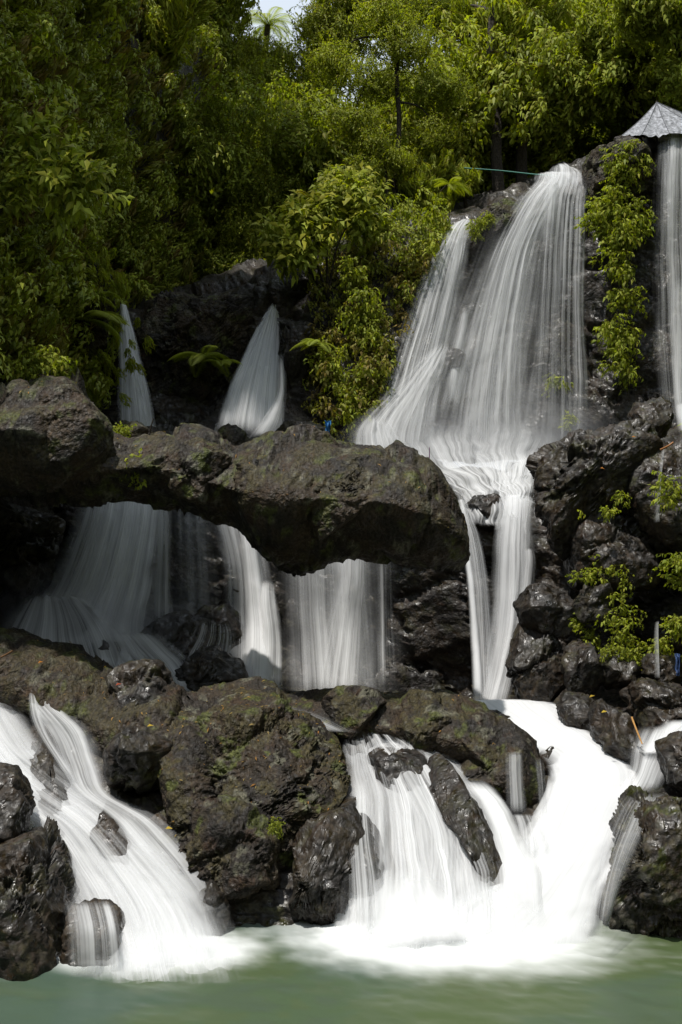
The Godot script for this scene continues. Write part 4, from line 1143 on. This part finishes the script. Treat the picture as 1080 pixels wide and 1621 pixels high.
func gorge_plants() -> void:
	rng.seed = 303
	var keep := func(p: Vector3, col: float, row: float) -> bool: return n_flow.get_noise_3dv(p * 0.55) > -0.28 and row < 640.0 and p.y > 6.6
	var c := cover(s_left, 5200, 1.0, LEAF_B, DRY, keep, 0.25, 0.8)
	tag(foliage(self, "hanging_foliage", M.mesh_hang, M.dull_leaf, c[0], c[1]), "", "", "", "stuff")
	c = cover(s_left, 3400, 0.9, LEAF_A, LEAF_B, func(p: Vector3, col: float, row: float) -> bool: return n_flow.get_noise_3dv(p * 0.7 + Vector3(9, 0, 0)) > 0.0 and row < 600.0, 0.35, 0.8)
	tag(foliage(self, "ground_cover", M.mesh_mid, M.gloss_leaf, c[0], c[1]), "", "", "", "stuff")
	# the trees on the bank above the gorge wall, whose crowns shade it
	var k := 0
	for t in [["dark tree on gorge rim nearest the viewer, top left corner", -7.4, 13.0, -17.2, 1.7], ["dark tree on gorge rim, second from top left corner", -6.3, 15.2, -20.0, 2.0], ["dark tree on gorge rim, above the fern-hung bulge", -5.9, 16.6, -24.0, 2.0], ["tree on gorge rim with sunlit tips, left of the sky gap", -4.9, 17.6, -29.0, 1.9], ["sunlit tree on gorge rim edging the sky gap", -4.6, 20.0, -35.0, 1.8]]:
		var p := Vector3(t[1], t[2], t[3])
		var r: float = t[4]
		var lit := k >= 3
		tree("rim_tree", t[0], [p + Vector3(-0.6, -1.5, 0), p + Vector3(-0.2, 1, 0), p + Vector3(0.2, 3.4, 0.1)], 0.2,
			[[p + Vector3(0.3, 2.6, 0.3), Vector3(r, r * 0.7, r)], [p + Vector3(-1.0, 3.6, -0.4), Vector3(r, r * 0.7, r)], [p + Vector3(0.9, 1.0, 0.6), Vector3(r * 0.6, r * 0.6, r * 0.7)], [p + Vector3(0.5, -0.4, 0.8), Vector3(r * 0.5, r * 0.6, r * 0.6)], [p + Vector3(1.3 if k else 0.9, 3.9, 0.9), Vector3(r, r * 0.6, r * 1.1)]],  # last lobe: unseen canopy above the view, added to shade the gorge wall
			900, "hang" if k % 2 else "mid", M.leaf if lit else M.dull_leaf, 1.2, LEAF_A, LEAF_B, 320 + k)
		k += 1
	plant("shrub", "glossy-leaved shrub jutting from gorge wall, left frame edge", "shrub", [P(60, 230, 16.5), P(100, 260, 16.3), P(40, 300, 16.4), P(120, 290, 16.4)], "broad", M.gloss_leaf, 70, 0.55, 0.55, LEAF_A, LEAF_B, 331)
	plant("shrub", "small leafy shrub on top of left bridge rock", "shrub", [P(40, 580, 16.0), P(75, 572, 16.1)], "small", M.leaf, 40, 0.45, 0.28, LEAF_A, LEAF_B, 332)
	plant("shrub", "low green sprig at left frame edge beside bridge rock", "shrub", [P(12, 625, 15.2)], "small", M.leaf, 14, 0.4, 0.16, LEAF_A, LEAF_B, 333)
	fern("fern", "large bright fern hanging from gorge wall near sky gap", P(352, 165, 31.5), 12, 1.0, LEAF_A, LEAF_B, 334, true)
	fern("fern", "dim fern on fern-hung bulge of gorge wall", P(130, 505, 20.2), 12, 0.9, LEAF_A, LEAF_B, 335)
	fern("fern", "pale fern tuft at lower edge of fern-hung bulge", P(140, 470, 20.1), 9, 0.6, LEAF_A, LEAF_B, 336)
	plant("hanging_plant", "curtain of small leaves over fern-hung bulge", "plant", [P(90, 440, 20.4), P(150, 430, 20.4), P(180, 540, 20.6), P(110, 560, 20.4), P(60, 520, 20.4), P(140, 600, 20.5)], "hang", M.dull_leaf, 190, 0.6, 0.7, LEAF_A, LEAF_B, 337)
	# tree fern against the sky
	var tf := thing("tree_fern", "tree fern spreading its crown in the sky gap", "tree fern", P(418, 110, 38))
	put("trunk", tube([Vector3.ZERO, Vector3(0.1, 1.2, 0), P(424, 40, 38) - P(418, 110, 38)], 0.12, 0.09), M.bark, tf)
	rng.seed = 340
	var xf := []
	var cl := []
	for q in 16:
		xf.append(Transform3D(Basis(Vector3.UP, TAU * q / 16.0 + rng.randf_range(-0.15, 0.15)) * Basis(Vector3.RIGHT, rng.randf_range(-0.35, 0.3)).scaled(Vector3.ONE * rng.randf_range(1.0, 1.35)), P(424, 40, 38) - P(418, 110, 38)))
		cl.append(tint(LEAF_A, LEAF_B))
	foliage(tf, "fronds", M.mesh_frond_long, M.leaf, xf, cl)

func cliff_plants() -> void:
	# green cliff between the small falls and the main falls
	rng.seed = 404
	var c := cover(s_upper, 760, 0.5, LEAF_B, DRY, func(p: Vector3, col: float, row: float) -> bool: return col > 500.0 and col < 700.0 - (row - 380.0) * 0.42 and row > 380.0 and row < 690.0 and n_flow.get_noise_3dv(p * 0.9) > -0.3, 0.2, 0.9)
	tag(foliage(self, "ground_cover", M.mesh_small, M.leaf, c[0], c[1]), "", "", "", "stuff")
	c = cover(s_upper, 520, 0.8, LEAF_A, LEAF_B, func(p: Vector3, col: float, row: float) -> bool: return col > 460.0 and col < 700.0 and row < 390.0 and row > 300.0, 0.25, 0.6)
	tag(foliage(self, "undergrowth", M.mesh_mid, M.leaf, c[0], c[1]), "", "", "", "stuff")
	var sh := plant("shrub", "large sunlit broad-leaved shrub over the shrub ledge", "shrub", [P(455, 370, 23.6), P(480, 340, 23.6), P(510, 320, 23.7), P(545, 305, 23.8), P(440, 385, 23.4), P(560, 330, 23.8), P(500, 370, 23.5), P(580, 350, 23.8), P(470, 395, 23.4)], "broad", M.leaf, 150, 0.62, 0.45, LEAF_A, LEAF_B, 405)
	var root := P(520, 470, 24.0) - P(455, 370, 23.6)
	for t in [P(440, 375, 23.6), P(480, 330, 23.7), P(530, 300, 23.8), P(560, 340, 23.9), P(470, 400, 23.5)]:
		var tip: Vector3 = t - P(455, 370, 23.6)
		put("branch", tube([root, root.lerp(tip, 0.5) + Vector3(-0.1, 0.12, 0.15), tip], 0.035, 0.012, 5), M.bark, sh)
	plant("shrub", "whorled pale shrub on the skyline of shrub ledge", "shrub", [P(600, 300, 24.6), P(520, 278, 24.6), P(570, 290, 24.8)], "broad", M.leaf, 26, 0.5, 0.2, LEAF_A, LEAF_B, 406)
	plant("vine", "leafy creeper hanging in middle of green cliff", "vine", [P(560, 430, 23.4), P(580, 480, 23.2), P(590, 530, 23.0), P(560, 500, 23.2)], "small", M.leaf, 80, 0.5, 0.35, LEAF_A, LEAF_B, 407)
	plant("vine", "dense leafy creeper low on green cliff beside main fall", "vine", [P(540, 600, 22.9), P(560, 640, 22.7), P(520, 570, 23.0), P(590, 590, 22.8)], "small", M.leaf, 80, 0.5, 0.4, LEAF_A, LEAF_B, 408)
	fern("fern", "bright fern low on green cliff above blue cloth", P(505, 545, 23.1), 9, 0.55, LEAF_A, LEAF_B, 409)
	fern("fern", "feathery fern on dark wall between the two small falls", P(322, 565, 23.9), 14, 0.75, LEAF_A, LEAF_B, 410)
	fern("fern", "small companion fern right of the feathery fern", P(350, 575, 23.9), 8, 0.5, LEAF_A, LEAF_B, 411)
	fern("fern", "sunlit fern at crest beside the rope", P(712, 292, 26.6), 12, 0.55, LEAF_A, LEAF_B, 412)
	fern("fern", "golden fern tip above the broad-leaved shrub", P(493, 315, 23.7), 6, 0.5, Color(0.24, 0.18, 0.04), LEAF_A, 413)
	plant("vine", "long leafy vine down cliff between main and edge falls", "vine", [P(985, 270, 24.2), P(970, 320, 24.1), P(985, 370, 23.9), P(975, 420, 23.8), P(990, 470, 23.7), P(975, 520, 23.6), P(985, 570, 23.5), P(955, 345, 24.1), P(1010, 340, 24.0), P(1000, 250, 24.3)], "small", M.leaf, 300, 0.55, 0.42, LEAF_A, LEAF_B, 414)
	plant("vine", "sparse sprigs behind veil of the main fall", "vine", [P(870, 600, 24.0), P(880, 610, 24.0), P(905, 665, 23.7)], "small", M.leaf, 16, 0.45, 0.2, LEAF_A, LEAF_B, 415)
	plant("moss_cushion", "green moss cushion on crest between the main falls", "moss", [P(770, 345, 24.7), P(755, 360, 24.6)], "small", M.leaf, 60, 0.3, 0.22, LEAF_A, LEAF_B, 416)

func bank_plants() -> void:
	plant("plant", "leafy plant overhanging top of right bank greenery", "plant", [P(930, 905, 16.05), P(960, 898, 16.05), P(985, 905, 16.05), P(1010, 910, 16.15)], "small", M.leaf, 40, 0.32, 0.2, LEAF_A, LEAF_B, 501)
	plant("plant", "dense leafy cascade in middle of right bank greenery", "plant", [P(985, 960, 15.85), P(1000, 985, 15.75), P(985, 1010, 15.65), P(1005, 1035, 15.55), P(970, 1030, 15.55)], "small", M.leaf, 64, 0.28, 0.26, LEAF_A, LEAF_B, 502)
	plant("plant", "narrow leafy strand at left side of right bank greenery", "plant", [P(922, 985, 16.05), P(930, 1010, 15.95), P(940, 1030, 15.95)], "small", M.leaf, 36, 0.26, 0.16, LEAF_A, LEAF_B, 503)
	plant("plant", "lone bright sprig beside grey lichened rock", "plant", [P(955, 970, 15.85)], "small", M.leaf, 5, 0.42, 0.06, LEAF_A, LEAF_B, 504)
	plant("plant", "leafy sprigs on overhanging block, right frame edge", "plant", [P(1068, 775, 15.5), P(1060, 790, 15.5), P(1050, 760, 15.6)], "small", M.leaf, 18, 0.36, 0.14, LEAF_A, LEAF_B, 505)
	plant("plant", "leafy tuft at right frame edge above blue strip", "plant", [P(1078, 890, 15.2), P(1080, 920, 15.2), P(1075, 985, 15.2)], "small", M.leaf, 34, 0.4, 0.16, LEAF_A, LEAF_B, 506)
	plant("plant", "leafy tuft left of blue strip on right bank", "plant", [P(1045, 1020, 15.55), P(1050, 1045, 15.45)], "small", M.leaf, 22, 0.36, 0.16, LEAF_A, LEAF_B, 507)
	plant("grass_tuft", "bright green tuft on middle span of the bridge", "plant", [P(208, 735, 15.0), P(222, 742, 15.0)], "small", M.leaf, 26, 0.36, 0.12, LEAF_A, LEAF_B, 508)
	plant("plant", "small yellowish plant on brown bridge rock", "plant", [P(385, 760, 15.1), P(392, 775, 15.1)], "small", M.leaf, 16, 0.3, 0.12, LEAF_A, LEAF_B, 509)
	plant("plant", "single fresh sprig under brown bridge rock", "plant", [P(397, 785, 15.1)], "small", M.leaf, 4, 0.3, 0.04, LEAF_A, LEAF_B, 510)
	plant("plant", "thin sprigs in notch of the bridge", "plant", [P(182, 680, 16.2), P(195, 690, 16.1)], "small", M.leaf, 14, 0.36, 0.14, LEAF_A, LEAF_B, 511)
	plant("moss_cushion", "yellow-green moss patch low on the brown rock face", "moss", [P(435, 1303, 11.4), P(438, 1312, 11.4)], "small", M.leaf, 24, 0.13, 0.07, LEAF_A, LEAF_B, 512)
	plant("plant", "tiny sprigs along edge of right bank blocks", "plant", [P(920, 815, 16.0), P(965, 808, 16.0), P(990, 785, 16.1)], "small", M.leaf, 14, 0.3, 0.1, LEAF_A, LEAF_B, 513)

# ---------------------------------------------------------------- tarp, rope, cloth, sticks, fallen leaves
func small_things() -> void:
	tarp()
	var rope := put("rope", tube([P(735, 266, 27.0), P(790, 270, 26.6), P(845, 276, 26.2), P(885, 279, 25.8)], 0.016, 0.016, 6), plain(Color(0.05, 0.42, 0.36), 0.6))
	tag(rope, "thin turquoise rope stretched above the main crest", "rope")
	cloth("cloth", "crumpled blue cloth hanging behind the bridge hump", P(519, 678, 17.2), 0.1, 0.24, Color(0.22, 0.5, 0.72), 9)
	cloth("plastic_strip", "blue plastic strip hanging at right frame edge", P(1072, 1052, 15.0), 0.04, 0.3, Color(0.3, 0.4, 0.6), 10)
	tag(put("bamboo_stick", tube([P(1000, 1135, 13.3), P(1008, 1156, 13.2), P(1017, 1178, 13.1)], 0.013, 0.009, 6), plain(Color(0.74, 0.55, 0.3), 0.6)), "tan bamboo stick leaning on glossy slanting boulder", "stick")
	tag(put("bamboo_stick", tube([P(1046, 712, 15.8), P(1058, 706, 15.7), P(1066, 700, 15.7)], 0.016, 0.012, 6), plain(Color(0.6, 0.4, 0.22), 0.6)), "short tan stick lying beside the perched boulder", "stick")
	tag(put("pole", tube([P(680, 755, 17.0), P(680, 735, 17.0), P(680, 708, 17.0)], 0.008, 0.006, 6), plain(Color(0.42, 0.13, 0.4), 0.6)), "thin purple rod standing at edge of the white basin", "rod")
	tag(put("twig", tube([P(236, 688, 15.9), P(239, 676, 15.9), P(243, 662, 15.9)], 0.016, 0.008, 5), M.bark), "dark upright twig stuck on the bridge's middle span", "twig")
	tag(put("twig", tube([P(2, 1040, 14.0), P(10, 1036, 14.0), P(20, 1030, 14.0)], 0.014, 0.01, 5), plain(Color(0.4, 0.27, 0.13))), "brown twig on dark ridge rock, left frame edge", "twig")
	fallen_leaves()
	leaf_litter()

func tarp() -> void:
	var at := P(1046, 212, 25.4)
	var root := thing("tarp", "grey pitched plastic tarp above edge fall, right frame edge", "tarp", at)
	var apex := P(1040, 162, 26.0) - at
	var rim := [P(984, 215, 25.0), P(1016, 213, 24.6), P(1060, 211, 24.5), P(1120, 205, 24.6), P(1150, 200, 26.0), P(1110, 195, 27.4), P(1040, 200, 27.4), P(1000, 206, 26.4)]
	var mats := StandardMaterial3D.new()
	mats.albedo_color = Color(0.78, 0.79, 0.82)
	mats.roughness = 0.32
	mats.albedo_texture = M.grain
	mats.uv1_triplanar = true
	mats.uv1_scale = Vector3(0.6, 0.6, 0.6)
	mats.cull_mode = BaseMaterial3D.CULL_DISABLED
	for k in rim.size():
		var a: Vector3 = rim[k] - at
		var b: Vector3 = rim[(k + 1) % rim.size()] - at
		var v := PackedVector3Array()
		var idx := PackedInt32Array()
		for j in 9:
			var t := j / 8.0
			for i in 9:
				var u := i / 8.0
				var e := a.lerp(b, u)
				var p := apex.lerp(e, t)
				p += Vector3(0.02, -1.0, 0.1) * (sin(PI * t) * 0.05 + 0.06 * t * sin(PI * u) * (1.0 if k % 2 else 0.4)) + Vector3(0, 0.08, 0.08) * n_flow.get_noise_3d(u * 5.0 + k * 5.0, t * 1.2, 2.0) * t * 4.0 * u * (1.0 - u)
				v.append(p)
		for j in 8:
			for i in 8:
				var q := j * 9 + i
				idx.append_array([q, q + 1, q + 10, q, q + 10, q + 9])
		put("panel", arrays(v, normals(v, idx), idx), mats, root)
		put("seam", tube([apex, apex.lerp(a, 0.5) + Vector3(0, -0.045, 0), a], 0.012, 0.009, 5), plain(Color(0.34, 0.35, 0.37)), root)
	put("pole", tube([apex + Vector3(0, -1.6, 0), apex + Vector3(0, -0.8, 0), apex + Vector3(0, 0.03, 0)], 0.03, 0.03, 6), M.bark, root)

func cloth(called: String, label: String, at: Vector3, w: float, h: float, c: Color, s: int) -> void:
	var v := PackedVector3Array()
	var idx := PackedInt32Array()
	for j in 17:
		for i in 11:
			var u := i / 10.0 - 0.5
			var t := j / 16.0
			var n := n_flow.get_noise_3d(u * 3.0, t * 2.0, s * 7.0)
			v.append(Vector3(u * w * (1.0 - 0.45 * t + 0.3 * n), h * (0.5 - t), 0.05 * sin(u * 14.0 + n * 3.0) + 0.04 * n))
	for j in 16:
		for i in 10:
			var q := j * 11 + i
			idx.append_array([q, q + 1, q + 12, q, q + 12, q + 11])
	var o := put(called, arrays(v, normals(v, idx), idx), plain(c, 0.55))
	o.position = at
	tag(o, label, called.replace("_", " "))

func fallen_leaves() -> void:
	rng.seed = 600
	for t in [["orange fallen leaf on dark ridge rock above lower-left cascade", 60, 1050, 13.9, 0], ["reddish fallen leaf on rounded dark boulder", 183, 1085, 13.4, 1], ["yellow fallen leaf on face of brown mossy boulder", 233, 1150, 12.3, 2], ["yellow fallen leaf on tall brown rock face", 262, 1312, 11.35, 2], ["orange fallen leaf on long flat mossy ledge", 668, 1158, 13.6, 0], ["yellow fallen leaf on glossy slanting boulder", 952, 1128, 13.4, 2], ["yellow fallen leaf on dark boulder at stream edge", 933, 1104, 14.4, 2], ["orange fallen leaf on capping rock of right bank", 1000, 692, 16.4, 0], ["red fallen leaf below perched boulder", 1008, 672, 17.9, 1], ["orange fallen leaf in crack of capping rock", 950, 741, 16.2, 0]]:
		var v := PackedVector3Array()
		var n := PackedVector3Array()
		var c := PackedColorArray()
		var idx := PackedInt32Array()
		var col: Color = [Color(0.5, 0.2, 0.04), Color(0.42, 0.09, 0.04), Color(0.6, 0.42, 0.06)][t[4]]
		leaf_into(v, n, c, idx, Vector3.ZERO, (Vector3(1, 0.2, 0.2) + rdir() * 0.5).normalized(), Vector3(0, 0.8, 0.6), 0.075, 0.036, col, 0.25)
		var o := put("fallen_leaf", arrays(v, n, idx, c), M.dull_leaf)
		o.position = P(t[1], t[2], t[3])
		tag(o, t[0], "leaf", "fallen leaves on the rocks")

# straw and leaf scraps caught on the brown rocks
func leaf_litter() -> void:
	rng.seed = 640
	var v := PackedVector3Array()
	var n := PackedVector3Array()
	var c := PackedColorArray()
	var idx := PackedInt32Array()
	leaf_into(v, n, c, idx, Vector3(-0.5, 0, 0), Vector3(1, 0, 0), Vector3.UP, 1.0, 0.28, Color.WHITE, 0.1)
	var scrap := arrays(v, n, idx, c)
	var xf := []
	var cols := []
	for t in [["rock_mass", 170], ["rock_ledge", 70], ["rock_bridge", 90], ["rock_ridge", 60]]:
		var mi: MeshInstance3D = get_node(t[0])
		var sa := mi.mesh.surface_get_arrays(0)
		var sv: PackedVector3Array = sa[Mesh.ARRAY_VERTEX]
		var sn: PackedVector3Array = sa[Mesh.ARRAY_NORMAL]
		var made := 0
		var tries := 0
		while made < t[1] and tries < 6000:
			tries += 1
			var k := rng.randi() % sv.size()
			if sn[k].y < 0.35 or sn[k].z < -0.2: continue
			var y := (sn[k] + rdir() * 0.25).normalized()
			var x := y.cross(rdir()).normalized()
			xf.append(Transform3D(Basis(x, y, x.cross(y)).scaled(Vector3.ONE * rng.randf_range(0.025, 0.075)), mi.position + sv[k] + sn[k] * 0.008))
			cols.append(tint(Color(0.42, 0.2, 0.06), Color(0.4, 0.3, 0.1)))
			made += 1
	foliage(self, "leaf_litter", scrap, M.dull_leaf, xf, cols)
